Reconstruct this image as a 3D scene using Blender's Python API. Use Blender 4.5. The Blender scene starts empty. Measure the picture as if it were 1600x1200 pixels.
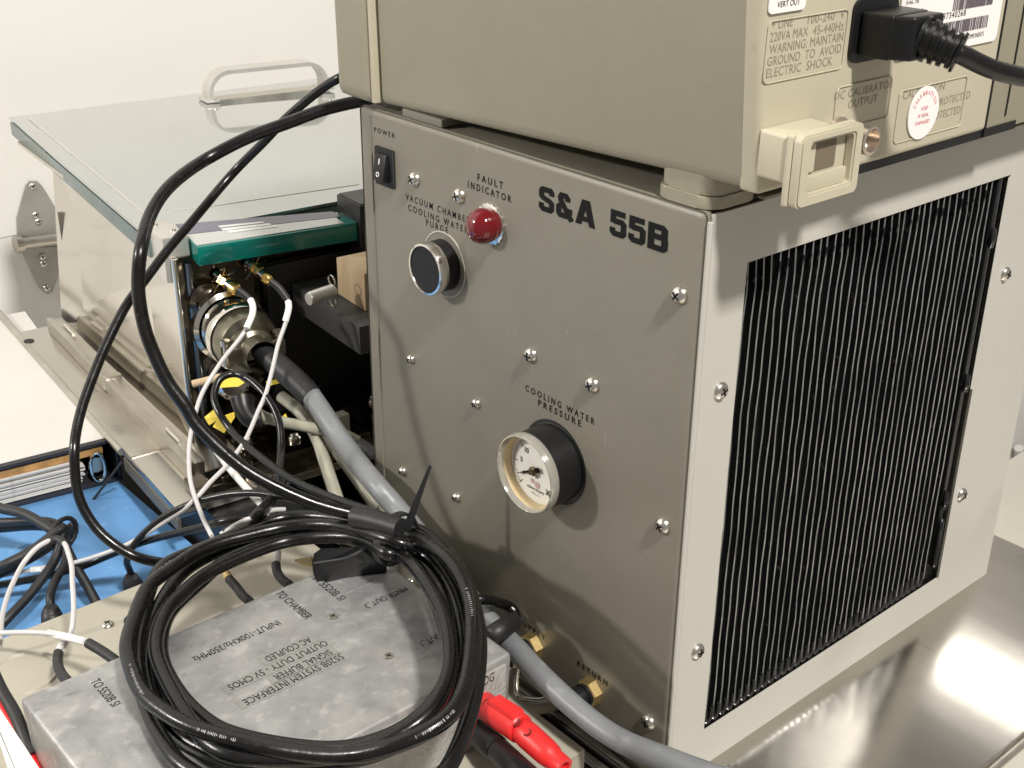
import bpy, bmesh, math, random
from mathutils import Vector, Matrix
random.seed(7)
SC = bpy.context.scene
COL = SC.collection
PI = math.pi

# ------------------------------------------------------------------ camera, world, lights, exposure
cam_d = bpy.data.cameras.new("camera"); cam = bpy.data.objects.new("camera", cam_d); COL.objects.link(cam)
cam.location = (-0.3776, -0.3139, 0.4529)
cam.rotation_euler = (1.1300, -0.0087, -0.7125)
cam_d.sensor_width = 36; cam_d.lens = 44.44709; cam_d.clip_start = 0.02; cam_d.clip_end = 50
SC.camera = cam
SC.view_settings.view_transform = 'Standard'; SC.view_settings.look = 'None'
SC.view_settings.exposure = 0.0; SC.view_settings.gamma = 1; SC.view_settings.use_curve_mapping = False
SC.cycles.max_bounces = 8; SC.cycles.transparent_max_bounces = 16

w = bpy.data.worlds.new("World"); SC.world = w; w.use_nodes = True
w.node_tree.nodes['Background'].inputs[0].default_value = (1.0, 0.96, 0.90, 1)
w.node_tree.nodes['Background'].inputs[1].default_value = 0.30

def area(name, loc, target, sx, sy, watts, color=(1, 0.962, 0.90)):
    d = bpy.data.lights.new(name, 'AREA'); d.shape = 'RECTANGLE'; d.size = sx; d.size_y = sy
    d.energy = watts; d.color = color
    o = bpy.data.objects.new(name, d); COL.objects.link(o); o.location = loc
    o.rotation_euler = (Vector(target) - Vector(loc)).to_track_quat('-Z', 'Y').to_euler()
    return o
area("ceiling_lamp", (-0.54, -2.53, 3.72), (0.02, 0.1, 0.12), 0.36, 0.36, 285)
area("side_lamp", (-1.45, 0.84, 0.98), (0.0, 0.12, 0.1), 0.10, 0.10, 18)
area("tube_lamp", (1.75, 0.30, 1.22), (0.2, 0.1, 0.0), 0.55, 0.02, 2.6)

# ------------------------------------------------------------------ materials
def new_mat(name):
    m = bpy.data.materials.new(name); m.use_nodes = True
    return m, m.node_tree, m.node_tree.nodes['Principled BSDF']
def mat(name, col, rough=0.5, metal=0.0, noise=None, bump=None, coat=0.0, spec=None, col2=None, rough_var=0.0, trans=0.0, stretch=None, emit=0):
    """noise=(scale, amount) mottles the colour; bump=(scale, strength, distance); stretch scales the noise axes"""
    m, nt, b = new_mat(name)
    b.inputs['Base Color'].default_value = (*col, 1); b.inputs['Roughness'].default_value = rough
    b.inputs['Metallic'].default_value = metal; b.inputs['Coat Weight'].default_value = coat
    b.inputs['Coat Roughness'].default_value = 0.08; b.inputs['Transmission Weight'].default_value = trans
    if spec is not None: b.inputs['Specular IOR Level'].default_value = spec
    tc = nt.nodes.new('ShaderNodeTexCoord'); mp = nt.nodes.new('ShaderNodeMapping')
    nt.links.new(tc.outputs['Object'], mp.inputs[0])
    if stretch: mp.inputs['Scale'].default_value = stretch
    if noise:
        n = nt.nodes.new('ShaderNodeTexNoise'); n.inputs['Scale'].default_value = noise[0]; n.inputs['Detail'].default_value = 6
        n.inputs['Roughness'].default_value = 0.65
        nt.links.new(mp.outputs[0], n.inputs['Vector'])
        r = nt.nodes.new('ShaderNodeValToRGB')
        c2 = col2 if col2 else tuple(c * (1 - noise[1]) for c in col)
        r.color_ramp.elements[0].color = (*c2, 1); r.color_ramp.elements[0].position = 0.32
        r.color_ramp.elements[1].color = (*col, 1); r.color_ramp.elements[1].position = 0.66
        nt.links.new(n.outputs['Fac'], r.inputs[0]); nt.links.new(r.outputs[0], b.inputs['Base Color'])
        if rough_var:
            mr = nt.nodes.new('ShaderNodeMapRange'); mr.inputs['From Min'].default_value = 0.3; mr.inputs['From Max'].default_value = 0.7
            mr.inputs['To Min'].default_value = max(0.02, rough - rough_var); mr.inputs['To Max'].default_value = rough + rough_var
            nt.links.new(n.outputs['Fac'], mr.inputs[0]); nt.links.new(mr.outputs[0], b.inputs['Roughness'])
    if bump:
        n2 = nt.nodes.new('ShaderNodeTexNoise'); n2.inputs['Scale'].default_value = bump[0]; n2.inputs['Detail'].default_value = 3
        nt.links.new(mp.outputs[0], n2.inputs['Vector'])
        bp = nt.nodes.new('ShaderNodeBump'); bp.inputs['Strength'].default_value = bump[1]; bp.inputs['Distance'].default_value = bump[2]
        nt.links.new(n2.outputs['Fac'], bp.inputs['Height']); nt.links.new(bp.outputs[0], b.inputs['Normal'])
    return m
def wear(m, col, scale=160, lo=.66, hi=.74, amount=.35, stretch=(1, 1, 1), rough=None):
    """adds specks, scuffs or scratches of their own colour over a finished material"""
    nt = m.node_tree; b = nt.nodes['Principled BSDF']; bc = b.inputs['Base Color']
    tc = nt.nodes.new('ShaderNodeTexCoord'); mp = nt.nodes.new('ShaderNodeMapping'); mp.inputs['Scale'].default_value = stretch
    n = nt.nodes.new('ShaderNodeTexNoise'); n.inputs['Scale'].default_value = scale; n.inputs['Detail'].default_value = 4
    r = nt.nodes.new('ShaderNodeMapRange'); r.inputs['From Min'].default_value = lo; r.inputs['From Max'].default_value = hi; r.inputs['To Max'].default_value = amount
    mx = nt.nodes.new('ShaderNodeMix'); mx.data_type = 'RGBA'
    nt.links.new(tc.outputs['Object'], mp.inputs[0]); nt.links.new(mp.outputs[0], n.inputs['Vector']); nt.links.new(n.outputs['Fac'], r.inputs[0]); nt.links.new(r.outputs[0], mx.inputs[0])
    if bc.links: nt.links.new(bc.links[0].from_socket, mx.inputs[6])
    else: mx.inputs[6].default_value = bc.default_value
    mx.inputs[7].default_value = (*col, 1); nt.links.new(mx.outputs[2], bc)
    return m
M = {}
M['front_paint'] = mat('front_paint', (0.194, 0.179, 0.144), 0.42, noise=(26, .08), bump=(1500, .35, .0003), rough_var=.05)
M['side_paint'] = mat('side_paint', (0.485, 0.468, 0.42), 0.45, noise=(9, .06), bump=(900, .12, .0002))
M['scope_paint'] = mat('scope_paint', (0.274, 0.250, 0.185), 0.50, noise=(30, .05), bump=(1800, .35, .0002))
M['cream'] = mat('cream', (0.485, 0.445, 0.335), 0.48, noise=(40, .05), bump=(1500, .2, .0002))
M['black_print'] = mat('black_print', (0.006, 0.006, 0.006), 0.55, spec=.15)
M['engraved'] = mat('engraved', (0.25, 0.225, 0.165), 0.6)
M['red_print'] = mat('red_print', (0.60, 0.16, 0.17), 0.6)
M['grey_print'] = mat('grey_print', (0.10, 0.08, 0.10), 0.6)
M['white_print'] = mat('white_print', (0.8, 0.8, 0.78), 0.5)
M['black_plastic'] = mat('black_plastic', (0.009, 0.009, 0.010), 0.38, spec=.35, noise=(60, .3), bump=(700, .1, .0002))
M['dark_plastic'] = mat('dark_plastic', (0.010, 0.010, 0.012), 0.5, spec=.25)
M['rubber'] = mat('rubber', (0.0045, 0.0043, 0.0046), 0.27, noise=(90, .35), bump=(260, .25, .0006), rough_var=.08)
M['rubber_matt'] = mat('rubber_matt', (0.015, 0.0147, 0.016), 0.5, noise=(90, .3), bump=(260, .2, .0004))
M['fin_black'] = mat('fin_black', (0.010, 0.010, 0.011), 0.22, bump=(130, .35, .001))
M['fin_edge'] = mat('fin_edge', (0.42, 0.42, 0.41), 0.30, .5, noise=(120, .5))
M['bend_black'] = mat('bend_black', (.05, .05, .05), .16, .5)
M['fin_dark'] = mat('fin_dark', (0.006, 0.006, 0.006), 0.4)
M['chrome'] = mat('chrome', (0.80, 0.78, 0.74), 0.14, 1.0)
M['steel_screw'] = mat('steel_screw', (0.72, 0.69, 0.63), 0.24, 1.0)
M['slot'] = mat('slot', (0.03, 0.028, 0.025), 0.5, .6)
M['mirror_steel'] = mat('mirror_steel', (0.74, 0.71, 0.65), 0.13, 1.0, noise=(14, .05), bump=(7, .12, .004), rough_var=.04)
M['dull_steel'] = mat('dull_steel', (0.62, 0.585, 0.52), 0.34, 1.0, noise=(30, .18), bump=(60, .05, .001), rough_var=.1)
M['brushed'] = mat('brushed', (0.58, 0.55, 0.50), 0.17, 1.0, noise=(6, .10), rough_var=.05, bump=(300, .03, .0002), stretch=(1, .06, 1))
M['cast'] = mat('cast', (0.405, 0.405, 0.405), 0.42, .55, noise=(60, .3), col2=(.27, .27, .275), bump=(120, .25, .0008), rough_var=.08)
M['cast_lit'] = mat('cast_lit', (0.55, 0.54, 0.52), 0.5, .45, noise=(50, .2), bump=(420, .8, .0012))
M['beige_box'] = mat('beige_box', (0.36, 0.335, 0.275), 0.45, noise=(20, .08), bump=(500, .1, .0003))
M['tape'] = mat('tape', (0.27, 0.27, 0.26), 0.22, .3, noise=(60, .12))
M['brass'] = mat('brass', (0.85, 0.64, 0.30), 0.42, 1.0, noise=(80, .2))
M['gold'] = mat('gold', (0.90, 0.62, 0.22), 0.22, 1.0)
M['red_lens'] = mat('red_lens', (0.115, 0.0005, 0.004), 0.08, coat=.6, spec=.5)
M['red_plastic'] = mat('red_plastic', (0.68, 0.022, 0.022), 0.42, noise=(90, .12), bump=(300, .1, .0003))
M['white_cable'] = mat('white_cable', (0.50, 0.485, 0.485), 0.38, noise=(60, .08))
M['white_sleeve'] = mat('white_sleeve', (0.78, 0.77, 0.74), 0.35)
M['grey_hose'] = mat('grey_hose', (0.185, 0.192, 0.204), 0.42, noise=(40, .14), bump=(200, .2, .0006))
M['clear_tube'] = mat('clear_tube', (0.30, 0.29, 0.23), 0.12, coat=.6)
M['blue_mat'] = mat('blue_mat', (0.105, 0.265, 0.52), 0.7, noise=(12, .1), bump=(600, .3, .0004))
M['paper'] = mat('paper', (0.78, 0.75, 0.72), 0.7, noise=(300, .25), stretch=(.3, .3, 30))
M['white_paper'] = mat('white_paper', (0.64, 0.62, 0.59), 0.6)
M['cover_white'] = mat('cover_white', (.53, .515, .485), .45, noise=(9, .06), bump=(14, .1, .003))
M['pale_glass'] = mat('pale_glass', (.42, .43, .42), .15, coat=.4, noise=(20, .1))
M['orange_paper'] = mat('orange_paper', (0.55, 0.30, 0.10), 0.6, noise=(60, .5))
M['binder_black'] = mat('binder_black', (0.03, 0.028, 0.032), 0.35, bump=(80, .3, .001))
M['yellow'] = mat('yellow', (0.75, 0.56, 0.07), 0.5)
M['wood'] = mat('wood', (0.50, 0.385, 0.24), 0.6, noise=(14, .4), col2=(.33, .23, .14), stretch=(3, 3, .35), bump=(90, .2, .0006))
M['teal'] = mat('teal', (0.0, 0.165, 0.135), 0.12, coat=.5, noise=(3, .15))
M['teal_pale'] = mat('teal_pale', (0.12, 0.20, 0.18), 0.2, coat=.5)
M['lid_glass'] = mat('lid_glass', (0.60, 0.62, 0.61), 0.03, .85, noise=(5, .06))
M['lid_edge'] = mat('lid_edge', (0.17, 0.225, 0.225), 0.25, .2, noise=(10, .3))
M['label_strip'] = mat('label_strip', (0.12, 0.12, 0.16), 0.35, coat=.1, noise=(20, .2))
M['alu'] = mat('alu', (0.70, 0.68, 0.64), 0.38, .8, noise=(40, .1))
M['black_metal'] = mat('black_metal', (0.012, 0.012, 0.013), 0.38, noise=(8, .3))
M['grey_metal'] = mat('grey_metal', (0.055, 0.055, 0.056), 0.5, noise=(8, .25))
M['dial'] = mat('dial', (0.82, 0.80, 0.74), 0.45)
M['gauge_lens'] = mat('gauge_lens', (0.86, 0.80, 0.66), 0.10, trans=0.75, coat=.5)
M['wall_paint'] = mat('wall_paint', (0.70, 0.69, 0.655), 0.7, noise=(3, .03), bump=(8, .25, .004))
M['sticker'] = mat('sticker', (0.84, 0.80, 0.78), 0.35)
M['gauge_pink'] = mat('gauge_pink', (0.55, 0.38, 0.36), 0.4)

wear(M['front_paint'], (.34, .33, .29), 330, .70, .76, .5); wear(M['front_paint'], (.10, .095, .075), 13, .60, .78, .30, (1, 1, .6)); wear(M['front_paint'], (.33, .32, .28), 30, .71, .73, .30, (1, 9, 1.2))
wear(M['side_paint'], (.25, .23, .19), 300, .71, .77, .5); wear(M['side_paint'], (.33, .29, .23), 11, .60, .80, .35)
wear(M['scope_paint'], (.18, .16, .11), 260, .71, .77, .4); wear(M['scope_paint'], (.36, .34, .27), 9, .56, .78, .3); wear(M['scope_paint'], (.16, .145, .10), 16, .705, .72, .35, (1, .5, 7))
wear(M['cream'], (.30, .26, .17), 120, .68, .78, .35)
wear(M['brushed'], (.30, .26, .22), 4, .50, .75, .45); wear(M['brushed'], (.85, .82, .76), 70, .68, .72, .5, (1, .05, 1)); wear(M['brushed'], (.32, .30, .27), 24, .69, .705, .6, (8, .6, 1)); wear(M['brushed'], (.80, .78, .74), 240, .72, .74, .8)
wear(M['cast'], (.60, .585, .57), 130, .56, .70, .45); wear(M['cast'], (.13, .13, .135), 48, .66, .74, .5, (1, 1.6, 1)); wear(M['cast'], (.62, .61, .60), 34, .72, .73, .5, (.3, 8, 1)); wear(M['cast'], (.50, .48, .45), 18, .50, .70, .4)
wear(M['rubber'], (.05, .048, .046), 210, .66, .76, .5); wear(M['rubber_matt'], (.08, .078, .076), 180, .66, .76, .5)
wear(M['fin_edge'], (.08, .08, .08), 40, .50, .66, .55, (1, 1, .5)); wear(M['fin_black'], (.10, .095, .085), 220, .66, .74, .5)
wear(M['wall_paint'], (.58, .55, .50), 2.2, .55, .75, .5); wear(M['blue_mat'], (.22, .38, .60), 90, .60, .74, .5); wear(M['blue_mat'], (.07, .16, .34), 14, .52, .74, .45)
wear(M['red_plastic'], (.40, .02, .02), 60, .58, .72, .5); wear(M['grey_hose'], (.30, .31, .32), 70, .58, .72, .5); wear(M['beige_box'], (.24, .21, .16), 60, .66, .76, .45)
wear(M['white_paper'], (.54, .52, .49), 9, .45, .70, .7); wear(M['white_paper'], (.45, .44, .42), 12, .70, .715, .5, (9, .5, 1)); wear(M['mirror_steel'], (.55, .50, .43), 5, .55, .75, .5)

# ------------------------------------------------------------------ mesh helpers
def basis(axis, up=None):
    z = Vector(axis).normalized()
    u = Vector(up) if up else (Vector((0, 0, 1)) if abs(z.z) < .9 else Vector((0, 1, 0)))
    x = u.cross(z).normalized(); y = z.cross(x)
    return x, y, z
def catmull(pts, n=8, closed=False):
    P_ = [Vector(p) for p in pts]; out = []
    N = len(P_)
    if N < 3: return P_
    rng = range(N if closed else N - 1)
    for i in rng:
        if closed: p0, p1, p2, p3 = P_[(i - 1) % N], P_[i], P_[(i + 1) % N], P_[(i + 2) % N]
        else:
            p1, p2 = P_[i], P_[i + 1]
            p0 = P_[i - 1] if i > 0 else p1 * 2 - p2
            p3 = P_[i + 2] if i + 2 < N else p2 * 2 - p1
        for k in range(n):
            t = k / n
            out.append(0.5 * ((2 * p1) + (p2 - p0) * t + (2 * p0 - 5 * p1 + 4 * p2 - p3) * t * t + (3 * p1 - p0 - 3 * p2 + p3) * t ** 3))
    if not closed: out.append(P_[-1])
    return out
def smooth_path(P_, times=5):
    for _ in range(times):
        P_ = [P_[0]] + [(P_[i - 1] + P_[i] * 2 + P_[i + 1]) / 4 for i in range(1, len(P_) - 1)] + [P_[-1]]
    return P_
class MB:
    def __init__(s): s.bm = bmesh.new()
    def _xf(s, verts, mtx):
        if mtx is not None:
            for v in verts: v.co = mtx @ v.co
    def box(s, x0, x1, y0, y1, z0, z1, bev=0, seg=2, mtx=None, taper=None):
        r = bmesh.ops.create_cube(s.bm, size=1); vs = r['verts']
        for v in vs:
            v.co = Vector(((x0 + x1) / 2 + v.co.x * (x1 - x0), (y0 + y1) / 2 + v.co.y * (y1 - y0), (z0 + z1) / 2 + v.co.z * (z1 - z0)))
        if taper:
            for v in vs: v.co = Vector(taper(v.co))
        if bev:
            es = list({e for v in vs for e in v.link_edges})
            rr = bmesh.ops.bevel(s.bm, geom=es, offset=bev, segments=seg, profile=.6, affect='EDGES')
            vs = list({v for v in rr['verts']} | {v for v in vs if v.is_valid})
        s._xf(vs, mtx); return s
    def hexa(s, c8, bev=0, seg=2):
        """c8: bottom 4 (ccw from above) then top 4"""
        vs = [s.bm.verts.new(c) for c in c8]
        for f_ in ((3, 2, 1, 0), (4, 5, 6, 7), (0, 1, 5, 4), (1, 2, 6, 5), (2, 3, 7, 6), (3, 0, 4, 7)): s.bm.faces.new([vs[i] for i in f_])
        if bev:
            es = list({e for v in vs for e in v.link_edges})
            bmesh.ops.bevel(s.bm, geom=es, offset=bev, segments=seg, profile=.6, affect='EDGES')
        return s
    def lathe(s, p, axis, prof, n=32, up=None, sx=1.0):
        x, y, z = basis(axis, up); p = Vector(p); rings = []
        for r, h in prof:
            if r < 1e-7: rings.append([s.bm.verts.new(p + z * h)])
            else: rings.append([s.bm.verts.new(p + z * h + (x * math.cos(2 * PI * k / n) * sx + y * math.sin(2 * PI * k / n)) * r) for k in range(n)])
        for a, b in zip(rings, rings[1:]):
            for k in range(n):
                k2 = (k + 1) % n
                if len(a) == 1 and len(b) == 1: continue
                if len(a) == 1: s.bm.faces.new((a[0], b[k], b[k2]))
                elif len(b) == 1: s.bm.faces.new((a[k], a[k2], b[0]))
                else: s.bm.faces.new((a[k], a[k2], b[k2], b[k]))
        return s
    def tube(s, pts, r, n=14, res=8, closed=False, raw=False, cap=True, squash=1.0):
        P_ = [Vector(p) for p in pts] if raw else catmull(pts, res, closed)
        if not raw and not closed: P_ = smooth_path(P_)
        N = len(P_); up = None; rings = []
        for i in range(N):
            a = P_[(i - 1) % N] if (closed or i > 0) else P_[i]; b = P_[(i + 1) % N] if (closed or i < N - 1) else P_[i]
            t = (b - a).normalized()
            if up is None: up = t.cross(Vector((.3, .2, 1))).normalized()
            up = (up - t * up.dot(t)).normalized(); w_ = t.cross(up)
            rr = r(i / (N - 1)) if callable(r) else r
            rings.append([s.bm.verts.new(P_[i] + (up * math.cos(2 * PI * k / n) + w_ * math.sin(2 * PI * k / n) * squash) * rr) for k in range(n)])
        for i in range(N if closed else N - 1):
            a, b = rings[i], rings[(i + 1) % N]
            for k in range(n): s.bm.faces.new((a[k], a[(k + 1) % n], b[(k + 1) % n], b[k]))
        if cap and not closed:
            s.bm.faces.new(list(reversed(rings[0]))); s.bm.faces.new(rings[-1])
        return s
    def prism(s, p, right, up, poly, thick, bev=0):
        """2-D polygon (a, b) in the plane through p; thickness goes along right x up"""
        p = Vector(p); R_ = Vector(right).normalized(); U = Vector(up).normalized(); n_ = R_.cross(U).normalized()
        a = [s.bm.verts.new(p + R_ * q[0] + U * q[1]) for q in poly]
        b = [s.bm.verts.new(v.co + n_ * thick) for v in a]
        N = len(poly)
        fs = [s.bm.faces.new(list(reversed(a))), s.bm.faces.new(b)]
        for k in range(N): fs.append(s.bm.faces.new((a[k], a[(k + 1) % N], b[(k + 1) % N], b[k])))
        if bev:
            es = list({e for f_ in fs for e in f_.edges})
            bmesh.ops.bevel(s.bm, geom=es, offset=bev, segments=2, profile=.6, affect='EDGES')
        return s
    def part(s, name, m, parent=None, origin=None, label=None, kind=None):
        bmesh.ops.recalc_face_normals(s.bm, faces=s.bm.faces)
        for f_ in s.bm.faces: f_.smooth = True
        for e in s.bm.edges:
            if len(e.link_faces) == 2 and e.link_faces[0].normal.angle(e.link_faces[1].normal, 0) > math.radians(38): e.smooth = False
        base = WB[parent.name].copy() if parent is not None else Matrix.Identity(4)
        if LOCAL[0] is not None:
            for v in s.bm.verts: v.co = LOCAL[0] @ v.co
        if parent is None:
            if origin is None:
                c = Vector((0, 0, 0))
                for v in s.bm.verts: c += v.co
                c /= len(s.bm.verts); c.z = min(v.co.z for v in s.bm.verts); origin = c
            base = Matrix.Translation(Vector(origin))
        inv = base.inverted()
        for v in s.bm.verts: v.co = inv @ v.co
        me = bpy.data.meshes.new(name); s.bm.to_mesh(me); s.bm.free()
        if isinstance(m, str): m = M[m]
        me.materials.append(m)
        o = bpy.data.objects.new(name, me); COL.objects.link(o)
        if parent is not None: o.parent = parent
        else: o.location = origin
        WB[o.name] = base
        if label: o['label'] = label
        if kind: o['kind'] = kind
        return o
LOCAL = [None]
WB = {}
def tag(o, label, cat, group=None):
    o['label'] = label; o['category'] = cat
    if group: o['group'] = group
    return o
def thing(name, label, cat, loc, rz=0.0, group=None):
    o = bpy.data.objects.new(name, None); COL.objects.link(o); o.location = loc; o.rotation_euler = (0, 0, rz)
    o.empty_display_size = .02; WB[o.name] = Matrix.Translation(Vector(loc)) @ Matrix.Rotation(rz, 4, 'Z')
    return tag(o, label, cat, group)
def basemat(o): return Matrix.Translation(o.location) @ Matrix.Rotation(o.rotation_euler.z, 4, 'Z')
def text_mesh(s, txt, p0, right, up, width, height, thick=0.00025, bold=0.0, spacing=1.0, lift=0.0):
    """adds flat raised lettering whose box starts at p0 and spans width x height"""
    cu = bpy.data.curves.new('t', 'FONT'); cu.body = txt; cu.size = 1; cu.offset = bold; cu.space_character = spacing; cu.resolution_u = 3
    cu.fill_mode = 'BOTH' if False else cu.fill_mode
    o = bpy.data.objects.new('t', cu); COL.objects.link(o)
    dg = bpy.context.evaluated_depsgraph_get(); me = o.evaluated_get(dg).to_mesh()
    xs = [v.co.x for v in me.vertices]; ys = [v.co.y for v in me.vertices]
    x0, x1, y0, y1 = min(xs), max(xs), min(ys), max(ys)
    R_ = Vector(right).normalized(); U = Vector(up).normalized(); n_ = R_.cross(U).normalized(); p0 = Vector(p0)
    vs = [s.bm.verts.new(p0 + R_ * ((v.co.x - x0) / (x1 - x0) * width) + U * ((v.co.y - y0) / (y1 - y0) * height) + n_ * (thick + lift)) for v in me.vertices]
    fs = []
    for pl in me.polygons:
        try: fs.append(s.bm.faces.new([vs[i] for i in pl.vertices]))
        except ValueError: pass
    if thick > 0.0002:
        bmesh.ops.extrude_face_region(s.bm, geom=fs)
        for v in vs: pass
    o.evaluated_get(dg).to_mesh_clear(); bpy.data.objects.remove(o); bpy.data.curves.remove(cu)
    return s
def text(name, txt, p0, right, up, width, height, m, parent, bold=0.0, spacing=1.0, lift=0.00004):
    s = MB(); text_mesh(s, txt, p0, right, up, width, height, 0.0, bold, spacing, lift)
    # give the print a hair of body so its edge stands on the surface
    for v in list(s.bm.verts): pass
    return s.part(name, m, parent)
def rot_from(right, up):
    R_ = Vector(right).normalized(); U = Vector(up).normalized(); return R_, U, R_.cross(U)
def dome_screw(parent, p, axis, r=0.0040, h=0.0026, ang=0.3, name='screw', m='steel_screw'):
    p = Vector(p); s = MB()
    s.lathe(p, axis, [(r * 1.02, 0), (r, h * .25), (r * .86, h * .62), (r * .6, h * .9), (r * .3, h), (0, h)], n=22)
    o = s.part(name, m, parent)
    x, y, z = basis(axis); c = MB()
    for k in range(2):
        a = ang + k * PI / 2; d = x * math.cos(a) + y * math.sin(a); e = z.cross(d)
        L, w_ = r * .52, r * .12
        q = p + z * (h * .93)
        vs = [q + d * sx * L + e * sy * w_ + z * sz * h * .13 for sz in (0, 1) for sx, sy in ((-1, -1), (1, -1), (1, 1), (-1, 1))]
        c.hexa(vs)
    c.part('cross_slot', 'slot', o)
    return o
XM = (-1, 0, 0); YM = (0, -1, 0); UP = (0, 0, 1)

# ------------------------------------------------------------------ setting
s = MB(); s.box(-3.5, 5, 1.02, 1.06, -2.2, 0.01032); s.box(-3.5, 5, 1.0206, 1.06, 0.01132, 3); o = s.part('wall', 'wall_paint'); o['kind'] = 'structure'
s = MB(); s.box(-.9, .3, .0, .60, -.052, -.020); o = s.part('bench', 'grey_metal'); o['kind'] = 'structure'
# stainless table top with a rolled edge
s = MB(); s.box(0.002, .348, -.094, .60, -.012, 0, bev=.0015)
o = s.part('table_top', 'brushed'); tag(o, 'brushed stainless steel table top under the grey cooling cabinet', 'table')
s = MB(); s.tube([(0.002, -.0960, -.0035), (.348, -.0960, -.0035)], .0026, raw=True); s.part('rolled_edge', 'dull_steel', o)
s = MB(); s.box(-1, 3, -2.4, .919, -1.02, -1.0); o = s.part('floor', mat('floor_paint', (.66, .62, .55), .6, noise=(5, .06))); o['kind'] = 'structure'
# pipe standing by the wall on the right
s = MB(); s.tube([(2.5016, 1.0000, -1.0752), (2.5852, 1.0000, -1.2593), (2.6682, 1.0000, -1.4764)], .012, n=16); o = s.part('pipe', 'white_paper'); tag(o, 'white pipe against the wall beyond the right edge of the cabinet', 'pipe')

# ------------------------------------------------------------------ cooling cabinet
D, W, H = .3001, .2456, .30
cab = thing('cooling_cabinet', 'grey bench cooling cabinet with pressure gauge and finned radiator side', 'chiller', (0, 0, 0))
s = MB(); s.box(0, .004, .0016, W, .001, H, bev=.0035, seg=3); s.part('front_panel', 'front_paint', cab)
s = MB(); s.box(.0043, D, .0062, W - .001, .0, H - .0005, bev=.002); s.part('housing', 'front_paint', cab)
# radiator side: sheet with a rectangular opening
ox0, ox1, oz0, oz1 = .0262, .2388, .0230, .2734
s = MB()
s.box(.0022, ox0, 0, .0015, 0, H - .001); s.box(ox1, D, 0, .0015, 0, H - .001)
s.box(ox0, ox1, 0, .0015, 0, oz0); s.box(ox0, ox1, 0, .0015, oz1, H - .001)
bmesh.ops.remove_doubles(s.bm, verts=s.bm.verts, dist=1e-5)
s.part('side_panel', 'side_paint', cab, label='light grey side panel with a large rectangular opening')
s = MB(); s.tube([(.0012, .0008, .0), (.0012, .0008, H - .004)], .0012, raw=True, n=10); s.part('corner_trim', 'side_paint', cab)
s = MB(); s.box(ox0 - .002, ox1 + .002, .0045, .0055, oz0 - .004, oz1 + .004); s.part('radiator_back', 'fin_dark', cab)
# fins
NF = 36; pitch = (ox1 - .012 - ox0) / NF
for i in range(NF):
    x = ox0 + .0022 + i * pitch
    s = MB(); N = 16; ph = random.random() * 6
    prev = None
    vs = []
    for k in range(N + 1):
        z = oz0 + .006 + (oz1 - oz0 - .004) * k / N
        wob = .0004 * math.sin(ph + k * .9) + .0003 * math.sin(k * 2.3 + ph * 2) + (random.uniform(-.0006, .0006) if random.random() < .04 else 0) + .00025 * math.sin(i * 1.7)
        if k == N - 1: wob += .0006
        yf = -.0 + .0012 + .0003 * math.sin(k + ph)
        vs.append([s.bm.verts.new((x + wob + dx, y, z)) for dx, y in ((-.0004, .0044), (-.0004, yf + .0004), (0, yf), (.0004, yf + .0004), (.0004, .0044))])
    for a, b in zip(vs, vs[1:]):
        for k in (0, 3): s.bm.faces.new((a[k], a[k + 1], b[k + 1], b[k]))
    nose = [[tuple(q.co) for q in r_[1:4]] for r_ in vs]
    fo = s.part('fin', 'fin_black', cab)
    s = MB(); rows = [[s.bm.verts.new(Vector(q)) for q in r_] for r_ in nose]
    for a, b in zip(rows, rows[1:]):
        for k in (0, 1): s.bm.faces.new((a[k], a[k + 1], b[k + 1], b[k]))
    s.part('fin_nose', 'fin_edge', fo)
    if i < NF - 1:
        c = Vector((x + pitch * .5, .0022, oz0 + .0085 - .0022)); pts = []
        for k in range(9):
            a = PI + PI * k / 8
            pts.append(c + Vector((math.cos(a) * pitch * .42, 0, math.sin(a) * .0042)))
        pts = [pts[0] + Vector((0, 0, .006))] + pts + [pts[-1] + Vector((0, 0, .004))]
        s = MB(); s.tube(pts, .00095, n=8, raw=True); s.part('return_bend', 'bend_black', cab)
        c.z = oz1 - .009
        s = MB(); s.tube([c + Vector((-pitch * .5, -.0002, -.002)), c + Vector((-pitch * .42, -.0005, .002)), c + Vector((-pitch * .30, .0005, .006))], .0006, n=6); s.part('fin_tab', 'fin_black', cab)
xe = ox1 - .0065
s = MB(); s.box(xe - .0022, xe + .002, .0018, .0044, oz0 + .012, oz1, bev=.0008); s.part('header_tube', 'fin_black', cab)
for z0, z1 in ((.034, .066), (.074, .085), (.150, .16), (.235, .245)):
    s = MB(); s.tube([(xe + .0005, .0016, z0), (xe - .001, .0004, z0 + .004), (xe - .001, .0004, z1 - .004), (xe + .0005, .0016, z1)], .0017, n=10); s.part('header_loop', 'fin_black', cab)
# screws
for k, p in enumerate([(0.0000, 0.1973, 0.2701), (0.0000, 0.1604, 0.2699), (0.0000, 0.0132, 0.2615), (0.0000, 0.1055, 0.2024), (0.0000, 0.0624, 0.2021), (0.0000, 0.0136, 0.1487), (0.0000, 0.0138, 0.0350)]):
    dome_screw(cab, p, XM, .0041, .0029, ang=random.random() * 1.5)
for k, p in enumerate([(0.0000, 0.2044, 0.1662), (0.0000, 0.1475, 0.1604), (0.0000, 0.2157, 0.0905), (0.0000, 0.1652, 0.0955)]):
    dome_screw(cab, p, XM, .0029, .0027, ang=random.random() * 1.5)
dome_screw(cab, (0.0000, 0.2115, 0.0149), XM, .0034, .0028, ang=.4)
for p in [(.0155, 0, .2173), (.0153, 0, .0788), (.2512, 0, .2156), (.248, 0, .0784)]:
    dome_screw(cab, p, YM, .0042, .0026, ang=random.random() * 1.5)
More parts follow.
